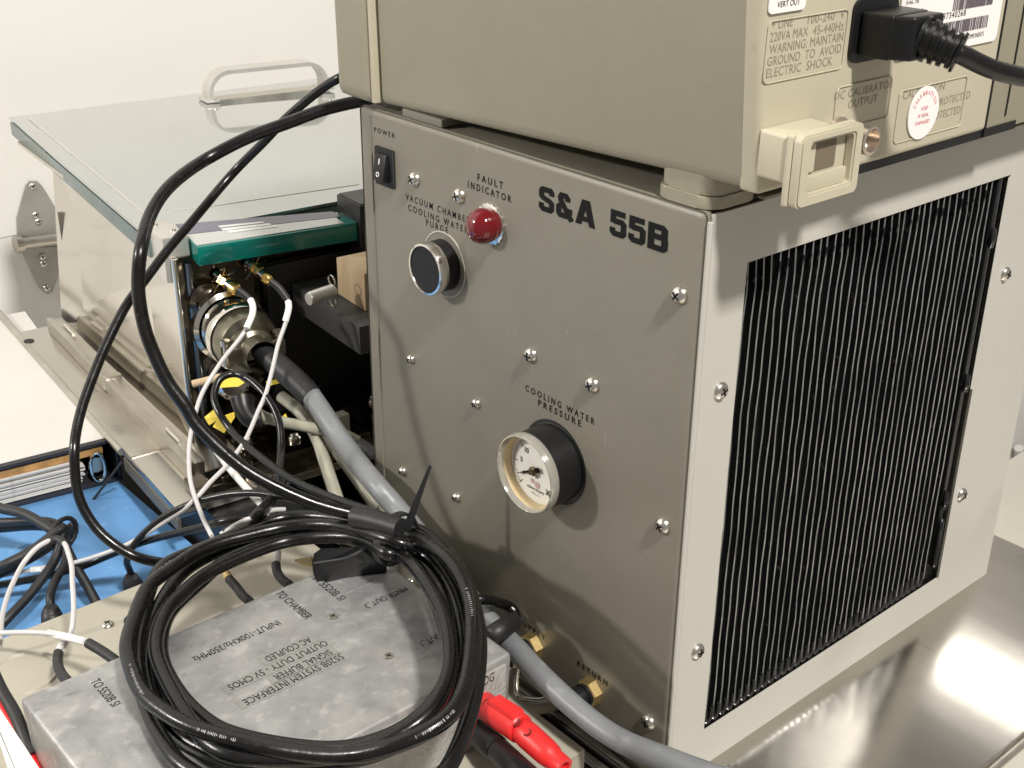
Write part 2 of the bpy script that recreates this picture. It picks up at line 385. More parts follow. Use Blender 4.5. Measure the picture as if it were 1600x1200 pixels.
# rocker switch
a = Vector((0.0000, 0.2306, 0.2815)); b = Vector((0.0000, 0.2145, 0.2607))
yc, zc = (a.y + b.y) / 2, (a.z + b.z) / 2; hw, hh = (a.y - b.y) / 2, (a.z - b.z) / 2 + .0
s = MB(); s.box(-.0018, .0, yc - hw, yc + hw, zc - hh, zc + hh, bev=.0009); sw = s.part('rocker_switch', 'dark_plastic', cab)
s = MB()
R0 = Matrix.Translation((-.0016, yc, zc)) @ Matrix.Rotation(math.radians(11), 4, 'Y')
s.box(-.0032, .0012, -hw * .62, hw * .62, -hh * .70, hh * .70, bev=.0008, mtx=R0); s.part('rocker', 'black_plastic', sw)
s = MB(); s.box(-.0045, -.0044, -.00035, .00035, .0016, .0046, mtx=R0 @ Matrix.Translation((.0010, 0, .0)))
s.bm.faces.ensure_lookup_table()
c = R0 @ Vector((-.0034, 0, -.0037)); nx = (R0.to_3x3() @ Vector((-1, 0, 0))).normalized()
s.lathe(c, nx, [(.0009, 0), (.0009, .0001), (.00135, .0001), (.00135, 0)], n=20); s.part('switch_marks', 'white_print', sw)
# fault lamp
pc = Vector((0.0000, 0.1362, 0.2615))
s = MB(); n = 40; prof = []
s.lathe(pc, XM, [(.0102, 0), (.0102, .0010), (.0085, .0016), (0, .0016)], n=40)
for v in s.bm.verts:
    d = Vector((0, v.co.y - pc.y, v.co.z - pc.z))
    if d.length > .0098:
        k = math.atan2(d.z, d.y); v.co += d.normalized() * (.0004 if int(round(k / (2 * PI) * 40)) % 2 else -.0003)
lamp = s.part('fault_lamp', 'chrome', cab)
s = MB(); s.lathe(pc, XM, [(.0080, .001), (.0086, .003), (.0088, .0055), (.0083, .0080), (.0070, .0104), (.0048, .0122), (.0024, .0131), (0, .0134)], n=36); s.part('lamp_lens', 'red_lens', lamp)
# push knob
kq = Vector((-0.0120, 0.1737, 0.2303)); kc = Vector((0, kq.y, kq.z))
s = MB(); s.lathe(kc, XM, [(0.01767, 0), (0.01767, .00025), (0.01699, .0003), (0.01699, 0)], n=48); s.part('worn_ring', 'side_paint', cab)
s = MB(); s.lathe(kc, XM, [(0.01345, 0), (0.01345, .0065), (0.01140, .0085)], n=40); kn = s.part('purge_knob', 'black_plastic', cab)
s = MB(); s.lathe(kc, XM, [(0.01277, .0055), (0.01391, .0085), (0.01391, .0112), (0.01345, .0126), (0.01231, .0128), (0.01208, .0120)], n=48); s.part('knob_rim', 'chrome', kn)
s = MB(); s.lathe(kc, XM, [(0.01220, .0118), (0.01163, .0123), (0, .0123)], n=40); s.part('knob_cap', 'dark_plastic', kn)
# pressure gauge
gq = Vector((-0.0165, 0.0867, 0.1510)); gb = Vector((0, gq.y, gq.z))
GX = .0180
s = MB(); s.lathe(gb, XM, [(0.02235, 0), (0.02235, .0006), (0.02090, .0008)], n=56); s.part('gauge_hole', 'fin_dark', cab)
s = MB(); s.lathe(gb, XM, [(0.02013, 0), (0.02013, GX - .0020), (0.01919, GX - .001)], n=56); ga = s.part('pressure_gauge', 'black_plastic', cab)
s = MB(); s.lathe(gb, XM, [(0.02013, GX - .0026), (0.02073, GX - .0018), (0.02073, GX + .0012), (0.02013, GX + .0026), (0.01950, GX + .0028), (0.01895, GX + .0016), (0.01865, GX - .001)], n=64); s.part('gauge_rim', mat('rim_clear', (.40, .385, .34), .10, .45, coat=.8), ga)
s = MB(); s.lathe(gb, XM, [(0.01868, GX - .0005), (0.01800, GX - .0042), (0.01785, GX - .0050)], n=64); s.part('dial_wall', mat('dial_wall', (.60, .47, .27), .3), ga)
s = MB(); s.lathe(gb, XM, [(0.01800, GX - .0052), (0, GX - .0052)], n=56); di = s.part('dial', 'dial', ga)
dn = Vector((-(GX - .0050), 0, 0)) + gb
def dpt(deg, r): # degrees clockwise from straight up, seen from the front
    t = math.radians(deg); return Vector((0, -math.sin(t) * r, math.cos(t) * r))
s = MB()
for k in range(61):
    dg_ = -135 + k * 4.5
    if dg_ > 150: continue
    big = k % 10 == 0
    L = .0036 if big else (.0024 if k % 5 == 0 else .0017)
    wd = .00022 if big else .00014
    if dg_ > -20 and not big: continue
    u = dpt(dg_, 1).normalized(); t = Vector((0, u.z, -u.y))
    a_, b_ = dn + u * (.0166 - L), dn + u * .0166
    vs = [s.bm.verts.new(q) for q in (a_ + t * wd, b_ + t * wd, b_ - t * wd, a_ - t * wd)]; s.bm.faces.new(vs)
s.part('dial_ticks', 'black_print', di)
s = MB()
def dtext(txt, deg, r, h, wd, rotd=0):
    c = dn + dpt(deg, r); t = math.radians(rotd)
    R_ = Vector((0, -math.cos(t), -math.sin(t))); U = Vector((0, -math.sin(t), math.cos(t)))
    text_mesh(s, txt, c - R_ * wd / 2 - U * h / 2, R_, U, wd, h, 0.0, .01, 1, .00005)
dtext('0', -120, 0.00976, 0.00222, 0.00149); dtext('5', -80, 0.01047, 0.00267, 0.00160); dtext('10', -38, 0.01065, 0.00289, 0.00278); dtext('30', 133, 0.01286, 0.00311, 0.00341)
dtext('PSI', 178, 0.00355, 0.00155, 0.00320)
dtext('ASHCROFT', 178, 0.01092, 0.00145, 0.01279, 0); dtext('MADE IN U.S.A.', 178, 0.01348, 0.00068, 0.00597)
s.part('dial_print', 'black_print', di)
s = MB(); s.lathe(dn + dpt(196, 0.00708), XM, [(0.00136, .0001), (0, .0001)], n=20); s.lathe(dn + dpt(168, 0.00810), XM, [(0.00179, .0001), (0, .0001)], n=20, sx=1.0); s.part('dial_badge', 'gauge_pink', di)
s = MB(); u = dpt(-117, 1).normalized(); t = Vector((0, u.z, -u.y)); q = dn + Vector((-.0012, 0, 0))
s.hexa([q + t * .0010 - u * .001, q - t * .0010 - u * .001, q + u * .0128 - t * .0001, q + u * .0128 + t * .0001] + [p_ + Vector((-.0004, 0, 0)) for p_ in (q + t * .0010 - u * .001, q - t * .0010 - u * .001, q + u * .0128 - t * .0001, q + u * .0128 + t * .0001)])
s.hexa([q + t * .0010, q - t * .0010, q - u * .0050 - t * .0013, q - u * .0050 + t * .0013] + [p_ + Vector((-.0004, 0, 0)) for p_ in (q + t * .0010, q - t * .0010, q - u * .0050 - t * .0013, q - u * .0050 + t * .0013)])
nd = s.part('needle', 'black_print', ga)
s = MB(); s.lathe(q, XM, [(0.00239, 0), (0.00239, .0010), (0.00154, .0014), (0.00154, .0024), (0, .0025)], n=20); s.part('needle_hub', mat('hub_bronze', (.16, .12, .07), .35, .8), nd)
# brass fittings with black plugs
for (p, ln) in (((0.0000, 0.0990, 0.0327), .022), ((0.0000, 0.0536, 0.0303), .022)):
    s = MB(); s.lathe(p, XM, [(.0074, 0), (.0074, .0050), (.0066, .0056), (0, .0056)], n=6, up=(0, .3, 1)); bf = s.part('brass_fitting', 'brass', cab)
    s = MB(); s.lathe(p, XM, [(.0048, .005), (.0062, .0056), (.0062, .0074), (.0054, .0078), (.0054, .0096), (.0064, .010), (.0064, .018), (.004, .022), (0, .022)], n=24); s.part('tube_nut', 'black_plastic', bf)
# lettering on the front
def ftext(txt, a, b, h, bold=.012, spacing=1.55, up=0):
    h *= .84
    a, b = Vector(a), Vector(b); r = (b - a); 
    text('lettering', txt, (-.00008, a.y, (a.z + b.z) / 2), (0, -1, 0), UP, a.y - b.y, h, 'black_print', cab, bold, spacing)
ftext('POWER', (0.0000, 0.2320, 0.2880), (0.0000, 0.2137, 0.2882), .0031)
ftext('FAULT', (0.0000, 0.1464, 0.2812), (0.0000, 0.1273, 0.2805), .0042, .02)
ftext('INDICATOR', (0.0000, 0.1538, 0.2756), (0.0000, 0.1212, 0.2756), .0042, .02)
ftext('VACUUM CHAMBER', (0.0000, 0.2056, 0.2569), (0.0000, 0.1525, 0.2577), .0042, .01)
ftext('COOLING WATER', (0.0000, 0.2036, 0.2515), (0.0000, 0.1541, 0.2523), .0042, .01)
ftext('PURGE', (0.0000, 0.1883, 0.2476), (0.0000, 0.1701, 0.2475), .0042, .01)
ftext('COOLING WATER', (0.0000, 0.1093, 0.1816), (0.0000, 0.0601, 0.1820), .0042, .02)
ftext('PRESSURE', (0.0000, 0.0997, 0.1771), (0.0000, 0.0690, 0.1774), .0042, .02)
ftext('SUPPLY', (0.0000, 0.1118, 0.0404), (0.0000, 0.0904, 0.0401), .0040, .02)
ftext('RETURN', (0.0000, 0.0655, 0.0388), (0.0000, 0.0433, 0.0391), .0040, .02)
GW = .225
GLY = {
 'S': [[(.55, .69), (.55, .81), (.50, .885), (.18, .885), (.115, .82), (.115, .62), (.18, .555), (.48, .455), (.55, .39), (.55, .18), (.49, .113), (.18, .113), (.113, .18), (.113, .34)]],
 '5': [[(.60, .887), (.125, .887), (.125, .50)], [(.13, .585), (.47, .585), (.545, .52), (.545, .18), (.48, .113), (.18, .113), (.113, .18), (.113, .33)]],
 'B': [[(.113, 1), (.113, 0)], [(.12, .887), (.48, .887), (.55, .82), (.55, .60), (.49, .53), (.14, .53)], [(.46, .525), (.50, .53), (.57, .45), (.57, .18), (.50, .113), (.12, .113)]],
 '&': [[(.66, -.03), (.20, .66), (.17, .78), (.22, .885), (.40, .885), (.47, .80), (.47, .68)], [(.33, .585), (.113, .42), (.113, .18), (.18, .11), (.42, .11), (.56, .27), (.56, .44)]]}
def glyph(ch, y0, y1, z0, h):
    w_ = abs(y0 - y1); s = MB(); U = .66 if ch != '&' else .72
    P3 = lambda q, l: (-.00010 - l, y0 - q[0] / U * w_, z0 + q[1] * h)
    if ch == 'A':
        for l, poly in enumerate(([(0, 0), (.20, 0), (.42, 1), (.20, 1)], [(.46, 0), (.66, 0), (.46, 1), (.24, 1)], [(.14, .16), (.53, .16), (.49, .36), (.17, .36)])):
            s.bm.faces.new([s.bm.verts.new(P3(q, l * .00002)) for q in poly])
    else:
        for l, pl in enumerate(GLY[ch]):
            vs = []
            for k, q in enumerate(pl):
                q = Vector(q); a_ = Vector(pl[max(k - 1, 0)]); b_ = Vector(pl[min(k + 1, len(pl) - 1)])
                d1 = (q - a_).normalized() if k else (b_ - q).normalized(); d2 = (b_ - q).normalized() if k < len(pl) - 1 else d1
                t = (d1 + d2).normalized(); n_ = Vector((-t.y, t.x)); m_ = (GW / 2) / max(.55, n_.dot(Vector((-d1.y, d1.x))))
                vs.append([s.bm.verts.new(P3(q + n_ * m_, l * .00002)), s.bm.verts.new(P3(q - n_ * m_, l * .00002))])
            for a_, b_ in zip(vs, vs[1:]): s.bm.faces.new((a_[0], a_[1], b_[1], b_[0]))
    s.part('model_lettering', 'black_print', cab)
zb_ = 0.27704; zt_ = 0.28885
for ch, ya, yb in (('S', 0.10194, 0.09153), ('&', 0.09020, 0.07878), ('A', 0.07748, 0.06460),
                   ('5', 0.05576, 0.04563), ('5', 0.04450, 0.03429), ('B', 0.03319, 0.02184)):
    glyph(ch, ya, yb, zb_, zt_ - zb_)
s = MB(); s.tube([(-.0002, W - .0105, .002), (-.0002, W - .0105, H - .004)], .0005, raw=True, n=6); s.part('edge_fold', 'front_paint', cab)

# ------------------------------------------------------------------ oscilloscope on top
A0 = Vector((.0004, -.0195, .3129)); B0 = Vector((.0005, .227, .303)); TOP = .47
sc = thing('oscilloscope', 'olive bench oscilloscope standing on top of the grey cabinet', 'oscilloscope', (.10, .12, .3005))
xr = 0.16335
s = MB()
fx = .30
s.hexa([(A0.x, -.0185, .3131), (fx, -.0185, .3131), (fx, .2275, .3032), (B0.x, .2275, .3032),
        (A0.x - .0155, -.0185, TOP), (fx, -.0185, TOP), (fx, .2275, TOP), (B0.x - .0030, .2275, TOP)], bev=.0060, seg=4)
s.part('case', 'scope_paint', sc)
s = MB()
s.hexa([(-.0035, .2290, .3025), (fx, .2290, .3025), (fx, .262, .3030), (-.0035, .262, .3030),
        (-.0055, .2290, TOP + .004), (fx, .2290, TOP + .004), (fx, .262, TOP + .004), (-.0055, .262, TOP + .004)], bev=.0075, seg=4)
s.part('front_bezel', 'scope_paint', sc)
s = MB(); s.hexa([(-.0025, .2272, .3040), (.2, .2272, .3040), (.2, .2300, .3040), (-.0025, .2300, .3040), (-.0045, .2272, TOP), (.2, .2272, TOP), (.2, .2300, TOP), (-.0045, .2300, TOP)], bev=.0008); s.part('bezel_trim', 'cream', sc)
# rear cover
s = MB()
s.hexa([(.0004, -.0220, .3125), (xr, -.0220, .3125), (xr, -.012, .3125), (.0004, -.012, .3125),
        (-.0146, -.0220, TOP), (xr, -.0220, TOP), (xr, -.012, TOP), (-.0146, -.012, TOP)], bev=.0024, seg=3)
s.part('rear_cover', 'cream', sc)
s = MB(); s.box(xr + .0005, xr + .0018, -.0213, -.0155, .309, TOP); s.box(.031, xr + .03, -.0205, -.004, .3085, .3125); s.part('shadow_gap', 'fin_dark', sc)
gx_ = 0.18198
s = MB(); s.hexa([(xr + .0022, -.0200, .3095), (fx, -.0200, .3095), (fx, 0, .3095), (xr + .0022, 0, .3095), (xr + .0022, -.0200, TOP), (fx, -.0200, TOP), (fx, 0, TOP), (xr + .0022, 0, TOP)], bev=.002); s.part('rear_frame', 'scope_paint', sc)
s = MB(); s.box(gx_, gx_ + .001, -.0205, -.0185, .316, TOP); s.part('frame_groove', 'fin_dark', sc)
YR = -.0222
# carry-handle hub on the side
hc = Vector((0.0040, 0.1413, 0.3706))
s = MB(); s.lathe(hc, XM, [(.0190, 0), (.0192, .0030), (.0184, .0048), (.0172, .0054), (.0160, .0048), (.0154, .0030), (.0152, .0)], n=56); hub = s.part('handle_hub', 'cream', sc)
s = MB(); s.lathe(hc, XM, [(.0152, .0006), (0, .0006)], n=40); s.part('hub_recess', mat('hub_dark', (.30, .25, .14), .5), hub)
s = MB()
for k in range(5):
    a_ = 2 * PI * k / 5 + .35; d = Vector((0, math.cos(a_), math.sin(a_))); e = Vector((0, -d.z, d.y))
    q = hc + d * .0105
    s.hexa([q - d * .005 - e * .0022, q - d * .005 + e * .0022, q + d * .0045 + e * .0042, q + d * .0045 - e * .0042] + [p_ + Vector((-.0036, 0, 0)) for p_ in (q - d * .005 - e * .0022, q - d * .005 + e * .0022, q + d * .0045 + e * .0042, q + d * .0045 - e * .0042)], bev=.0006)
s.part('hub_teeth', 'cream', hub)
# feet
s = MB(); a = Vector((0.0020, 0.2096, 0.3020)); b = Vector((-0.0003, 0.1767, 0.3020))
s.box(a.x - .0, a.x + .02, b.y, a.y, .3002, .3045, bev=.0008); s.part('front_foot', 'front_paint', sc)
s = MB()
def rounded(x0, x1, y0, y1, r, k=6):
    pts = []
    for cx, cy, a0 in ((x1 - r, y1 - r, 0), (x0 + r, y1 - r, 90), (x0 + r, y0 + r, 180), (x1 - r, y0 + r, 270)):
        for j in range(k + 1):
            a_ = math.radians(a0 + 90 * j / k); pts.append((cx + math.cos(a_) * r, cy + math.sin(a_) * r))
    return pts
s.prism((0, 0, .3003), (1, 0, 0), (0, 1, 0), rounded(.0003, .032, .0004, .0325, .008), .0052, bev=.0005); s.part('rear_foot', 'scope_paint', sc)
s = MB(); s.prism((0, 0, .3057), (1, 0, 0), (0, 1, 0), rounded(.0012, .0305, .0010, .0312, .007), .0095, bev=.0008); s.part('rear_foot', 'scope_paint', sc)
s = MB(); s.box(.03, .20, -.003, .0012, .3004, .3020, bev=.0005); s.part('base_strip', 'scope_paint', sc)
# rear cord foot: neck and hollow plate
LOCAL[0] = Matrix.Translation((-.0160, -.0090, .311 - .3018 * .85)) @ Matrix.Diagonal((1, 1, .85, 1))
s = MB()
s.hexa([(.0160, -.0255, .3120), (.0455, -.0255, .3120), (.0440, -.0127, .3130), (.0140, -.0127, .3130), (.0160, -.0255, .3330), (.0455, -.0255, .3330), (.0440, -.0127, .3345), (.0140, -.0127, .3345)], bev=.0015, seg=3)
ft = s.part('cord_foot', 'cream', sc)
s = MB(); s.box(.0150, .0545, -.0272, -.0245, .3022, .3345, bev=.0012, seg=3); s.part('foot_back_plate', 'cream', ft)
def frame_ring(s, outer, inner, y0, y1):
    """ring between two rounded outlines (x, z) from y0 to y1"""
    L = []
    for pl in (outer, inner):
        L.append([[s.bm.verts.new((q[0], y_, q[1])) for q in pl] for y_ in (y0, y1)])
    n_ = len(outer)
    for k in range(n_):
        k2 = (k + 1) % n_
        for y_ in (0, 1): s.bm.faces.new((L[0][y_][k], L[0][y_][k2], L[1][y_][k2], L[1][y_][k]))
        for j in (0, 1): s.bm.faces.new((L[j][0][k], L[j][0][k2], L[j][1][k2], L[j][1][k]))
s = MB(); frame_ring(s, rounded(.0160, .0545, .3018, .3345, .0032, 5), rounded(.0222, .0488, .3075, .3305, .0018, 5), -.0308, -.0276)
frame_ring(s, rounded(.0168, .0537, .3026, .3337, .0030, 5), rounded(.0212, .0498, .3065, .3315, .0020, 5), -.0314, -.0308)
s.part('foot_front_frame', 'cream', ft)
s = MB(); s.prism((0, -.0275, 0), (1, 0, 0), UP, rounded(.0222, .0488, .3076, .3150, .0012, 3), .0016, bev=.0003); s.part('foot_sill', 'cream', ft)
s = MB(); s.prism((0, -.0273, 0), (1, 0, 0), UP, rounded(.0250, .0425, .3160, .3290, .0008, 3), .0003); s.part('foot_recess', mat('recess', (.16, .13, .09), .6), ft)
s = MB(); s.prism((0, -.0275, 0), (1, 0, 0), UP, rounded(.0252, .0290, .3162, .3288, .0005, 2), .0006); s.part('foot_rib', 'cream', ft)
LOCAL[0] = None
# BNC socket beside the foot
bc = Vector((0.0467, -0.0387, 0.3297))
s = MB(); s.lathe((bc.x, YR, bc.z), YM, [(.0066, 0), (.0066, .0015), (.0052, .0016), (.0052, .010), (.0058, .0102), (.0058, .0165), (.0046, .0168), (.0044, .012), (0, .012)], n=28); s.part('calibrator_socket', mat('nickel', (.66, .58, .50), .3, .9), sc)
# mains inlet
i0 = Vector((0.0476, -0.0222, 0.3566)); i1 = Vector((0.0752, -0.0222, 0.3783))
s = MB(); s.prism((0, YR, 0), (1, 0, 0), UP, rounded(i0.x, i1.x + .001, i0.z, i0.z + .0245, .004), .0016, bev=.0004); inl = s.part('mains_inlet', 'black_plastic', sc)
# engraved plate outlines and words
def rtext(txt, u0, u1, h, m='engraved', bold=.0, spacing=1.05):
    a, b = Vector(u0), Vector(u1)
    text('lettering', txt, (a.x, YR + .00012, (a.z + b.z) / 2), (1, 0, 0), UP, b.x - a.x, h, m, sc, bold, spacing)
rtext('+ LINE', (-0.0008, -0.0222, 0.3748), (0.0114, -0.0222, 0.3747), .0034)
rtext('100-240  V', (0.0202, -0.0222, 0.3745), (0.0431, -0.0222, 0.3745), .0034)
rtext('220VA MAX', (-0.0012, -0.0222, 0.3703), (0.0210, -0.0222, 0.3702), .0034)
rtext('45-440Hz', (0.0241, -0.0222, 0.3701), (0.0432, -0.0222, 0.3700), .0034)
rtext('WARNING: MAINTAIN', (-0.0009, -0.0222, 0.3662), (0.0437, -0.0222, 0.3656), .0034)
rtext('GROUND  TO  AVOID', (-0.0014, -0.0222, 0.3619), (0.0433, -0.0222, 0.3613), .0034)
rtext('ELECTRIC  SHOCK', (-0.0015, -0.0222, 0.3577), (0.0384, -0.0222, 0.3570), .0034)
rtext('DC CALIBRATOR', (0.0427, -0.0222, 0.3436), (0.0825, -0.0222, 0.3423), .0033)
rtext('OUTPUT', (0.0525, -0.0222, 0.3387), (0.0722, -0.0222, 0.3379), .0033)
rtext('CALIBRATION', (0.0911, -0.0222, 0.3371), (0.1222, -0.0222, 0.3361), .0034)
rtext('PROTECTED', (0.1183, -0.0222, 0.3303), (0.1446, -0.0222, 0.3294), .0034)
rtext('OTECTED', (0.1179, -0.0222, 0.3245), (0.1384, -0.0222, 0.3238), .0034)
def outline(u0, u1, name='plate_outline', t=.0004):
    a, b = Vector(u0), Vector(u1)  # lower-left, upper-right
    pts = [Vector((p[0], YR - .0001, p[1])) for p in rounded(a.x, b.x, a.z, b.z, .0022, 4)]
    s = MB(); s.tube(pts, .00028, n=6, raw=True, closed=True); s.part(name, 'cream', sc)
outline((-0.0030, -0.0222, 0.3554), (0.0449, -0.0222, 0.3777))
outline((0.0435, -0.0222, 0.3308), (0.0811, -0.0222, 0.3479))
outline((0.0881, -0.0222, 0.3184), (0.1397, -0.0222, 0.3405))
# stickers
def sticker(name, poly, lbl=None, d=.0006):
    s = MB(); s.prism((0, YR - .0001, 0), (1, 0, 0), UP, poly, d); return s.part(name, 'sticker', sc, label=lbl)
a = Vector((-0.0039, -0.0222, 0.3809)); b = Vector((0.0162, -0.0222, 0.3824))
st = sticker('port_label', rounded(a.x - .0005, b.x + .0005, a.z - .0005, a.z + .03, .002, 4), 'white label printed VERT OUT')
text('label_print', 'VERT OUT', (a.x + .004, YR - .0008, a.z + .0015), (1, 0, 0), UP, .0130, .0021, 'black_print', st, .0)
a = Vector((0.0795, -0.0222, 0.3642)); b = Vector((0.1580, -0.0222, 0.3544))
st = sticker('serial_label', rounded(a.x, b.x - .0005, b.z - .0006, b.z + .06, .003, 5), 'white bar-code serial number label')
text('label_print', 'US37340268', (0.10620, YR - .0008, 0.36722), (1, 0, 0), UP, 0.02233, .0026, 'black_print', st, .0, 1.15)
text('label_print', 'OPTION 005', (0.08144, YR - .0008, 0.37174), (1, 0, 0), UP, .0140, .0016, 'grey_print', st, .0)
text('label_print', '546.78', (0.08233, YR - .0008, 0.37583), (1, 0, 0), UP, .0090, .0016, 'grey_print', st, .0)
text('label_print', 'TIC COMPONENTS', (0.12816, YR - .0008, 0.35690), (1, 0, 0), UP, 0.01788, .0020, 'grey_print', st, .0)
def bars(u0, u1, h, seed):
    rnd = random.Random(seed); a, b = Vector(u0), Vector(u1); x = a.x; s = MB()
    z = (a.z + b.z) / 2
    while x < b.x:
        w_ = rnd.choice((.0003, .0003, .0006, .0009)); s.box(x, x + w_, YR - .0009, YR - .0007, z, z + h); x += w_ + rnd.choice((.0004, .0004, .0007))
    s.part('bar_code', 'grey_print', st)
bars((0.1076, -0.0229, 0.3618), (0.1473, -0.0229, 0.3592), .0052, 3)
bars((0.1178, -0.0229, 0.3704), (0.1482, -0.0229, 0.3697), .0120, 5)
a = Vector((0.0960, -0.0222, 0.3305)); b = Vector((0.1187, -0.0222, 0.3272)); cx = (a.x + b.x) / 2; rr = (b.x - a.x) / 2
cz = 0.32894
st = sticker('seal_sticker', [(cx + math.cos(t_ / 36 * 2 * PI) * rr, cz + math.sin(t_ / 36 * 2 * PI) * rr * 1.0) for t_ in range(36)], 'round white calibration seal with red print')
for txt, dz, wd in (('VOID', .0012, .0052), ('IF SEAL', -.0018, .0080), ('DAMAGED', -.0048, .0108)):
    text('seal_print', txt, (cx - wd / 2, YR - .0008, cz + dz), (1, 0, 0), UP, wd, .0016, 'red_print', st, .0)
word = 'CALIBRATION'
s = MB()
for k, ch in enumerate(word):
    t_ = math.radians(155 - k * 13); rdl = rr * .68
    p_ = Vector((cx + math.cos(t_) * rdl, YR - .0008, cz + math.sin(t_) * rdl)); R_ = Vector((math.sin(t_), 0, -math.cos(t_))); U = Vector((math.cos(t_), 0, math.sin(t_)))
    text_mesh(s, ch, p_ - R_ * .0006, R_, U, .0004 if ch == 'I' else .0013, .0018, 0.0, .0, 1, .0001)
s.part('seal_print', 'red_print', st)

# mains cord plugged into the scope
plug = thing('power_cord', 'black mains cord plugged into the back of the oscilloscope', 'power cord', (i0.x + .016, -.03, .355))
pc0 = Vector((i0.x + .0155, YR - .0018, i0.z + .0115))
ax = (Vector((0.0433, -0.0720, 0.3697)) - pc0).normalized()
X_, Y_, Z_ = basis(ax, UP)
def ploc(a_, b_, c_): return pc0 + X_ * a_ + Y_ * b_ + Z_ * c_
s = MB()
# body runs straight out of the inlet, then tapers into the ribbed relief
dY = Vector(YM)
hx, hz = .0125, .0085
def ring(c, hx_, hz_, sideways): return [c + sideways * sx * hx_ + Vector((0, 0, 1)) * sz * hz_ for sx, sz in ((-1, -1), (1, -1), (1, 1), (-1, 1))]
xs = Vector((1, 0, 0))
c0 = ring(pc0 + dY * 0, hx, hz, xs); c1 = ring(pc0 + dY * .0145, hx * .98, hz, xs)
s.hexa([c0[0], c0[1], c1[1], c1[0], c0[3], c0[2], c1[2], c1[3]], bev=.0015, seg=3)
c2 = ring(pc0 + dY * .0138, hx * .96, hz * .96, xs); c3 = ring(pc0 + dY * .0215 + xs * .002, hx * .78, hz * .98, xs)
s.hexa([c2[0], c2[1], c3[1], c3[0], c2[3], c2[2], c3[2], c3[3]], bev=.0015, seg=3)
s.part('plug_body', 'black_plastic', plug)
e0 = pc0 + dY * .0175 + xs * .001; e1 = Vector((0.0707, -0.0565, 0.3632))
d = (e1 - e0); L = d.length; prof = [(.0078, 0)]
for k in range(5):
    h = L * (k + .2) / 5.2; r0 = .0088 - .0004 * k
    prof += [(r0, h), (r0, h + L * .10), (r0 - .0016, h + L * .115), (r0 - .0016, h + L * .185)]
prof += [(.0080, L * .94), (.0076, L), (.003, L * 1.0)]
s = MB(); s.lathe(e0, d, prof, n=24); s.part('strain_relief', 'rubber', plug)
s = MB(); s.tube([(0.0682, -0.0535, 0.3640), (0.0707, -0.0565, 0.3629), (0.0790, -0.0590, 0.3592), (0.0873, -0.0615, 0.3559), (0.0983, -0.0639, 0.3529), (0.1096, -0.0663, 0.3504), (0.1289, -0.0700, 0.3480)], .0038, n=16)
s.part('cord', 'rubber', plug)

# ------------------------------------------------------------------ beige enclosure lying beside the cabinet
EZ = .030
en = thing('steel_enclosure', 'beige painted steel enclosure lying flat under the cast metal interface box', 'enclosure', (-.17, .16, -.02))
s = MB()
s.box(-.36, -.0335, .0242, .2940, EZ - .0022, EZ, bev=.0010)
s.part('top_panel', 'beige_box', en)
s = MB()
s.box(-.0357, -.0335, .0246, .2936, -.02, EZ - .0024); s.box(-.36, -.0359, .2915, .2938, -.02, EZ - .0024)
s.box(-.0420, -.0359, .0246, .0262, -.02, EZ - .0024); s.box(-.36, -.0422, .0246, .0262, EZ - .0085, EZ - .0024)
s.part('side_panel', 'beige_box', en)
s = MB(); s.box(-.36, -.0360, .0300, .2912, -.0195, -.018); s.part('inner_floor', 'fin_dark', en)
dome_screw(en, (-0.1669, 0.2681, 0.0300), UP, .0036, .0020, ang=.5)
kc_ = (-0.2187, 0.2567, 0.0300)
s = MB(); s.lathe((kc_[0], kc_[1], EZ), UP, [(.0185, 0), (.0178, .0009), (.0170, .0009), (.0160, .0001), (.0150, .0001), (.0140, .0006), (0, .0006)], n=48); s.part('knockout', 'beige_box', en)
kc_ = (-0.1526, 0.2631, 0.0300)
s = MB(); s.lathe((kc_[0], kc_[1], EZ), UP, [(.0065, .0), (.0065, .0003), (.0055, .0003), (.0045, .00015), (0, .0001)], n=36); s.part('dark_hole', 'fin_dark', en)
s = MB(); s.lathe((-0.0471, 0.0308, 0.0302), UP, [(.0024, 0), (.0026, .0012), (.0020, .0024), (.0014, .0024), (.0013, .0), (0, .0)], n=20); s.part('stud', 'dull_steel', en)

# ------------------------------------------------------------------ cast interface box
BZ = .075
bx0, bx1, by0, by1 = -.2440, -.0500, .0600, .1800
ib = thing('interface_box', 'cast aluminium interface box with taped lettering inside the coil of black cable', 'metal box', (-.147, .12, EZ))
def cast_taper(c):
    t = (BZ - c.z) / (BZ - EZ); mx, my = (bx0 + bx1) / 2, (by0 + by1) / 2
    return (mx + (c.x - mx) * (1 - .012 * t), my + (c.y - my) * (1 - .018 * t), c.z)
s = MB(); s.box(bx0, bx1, by0, by1, EZ + .0006, BZ, bev=.0030, seg=4, taper=cast_taper); s.part('cast_body', 'cast', ib)
s = MB(); s.box(bx0 + .004, bx1 - .0045, by0 - .0006, by0 + .002, EZ + .002, BZ - .0045, bev=.0003); s.part('rough_end', 'cast_lit', ib)  # brighter copy of the cast colour puts light onto this end face
for p in ((-0.1000, 0.1403, 0.0752), (-0.0974, 0.0961, 0.0752)):
    s = MB(); s.lathe(p, UP, [(.0026, 0), (.0024, .0004), (0, .0004)], n=24); sk = s.part('lid_screw', 'steel_screw', ib)
    s = MB(); q = Vector(p)
    for k in range(2):
        a_ = .5 + k * PI / 2; d = Vector((math.cos(a_), math.sin(a_), 0)); e = Vector((-d.y, d.x, 0))
        s.hexa([q + d * sx * .0016 + e * sy * .0003 + Vector((0, 0, .0004 + sz * .0001)) for sz in (0, 1) for sx, sy in ((-1, -1), (1, -1), (1, 1), (-1, 1))])
    s.part('cross_slot', 'slot', sk)
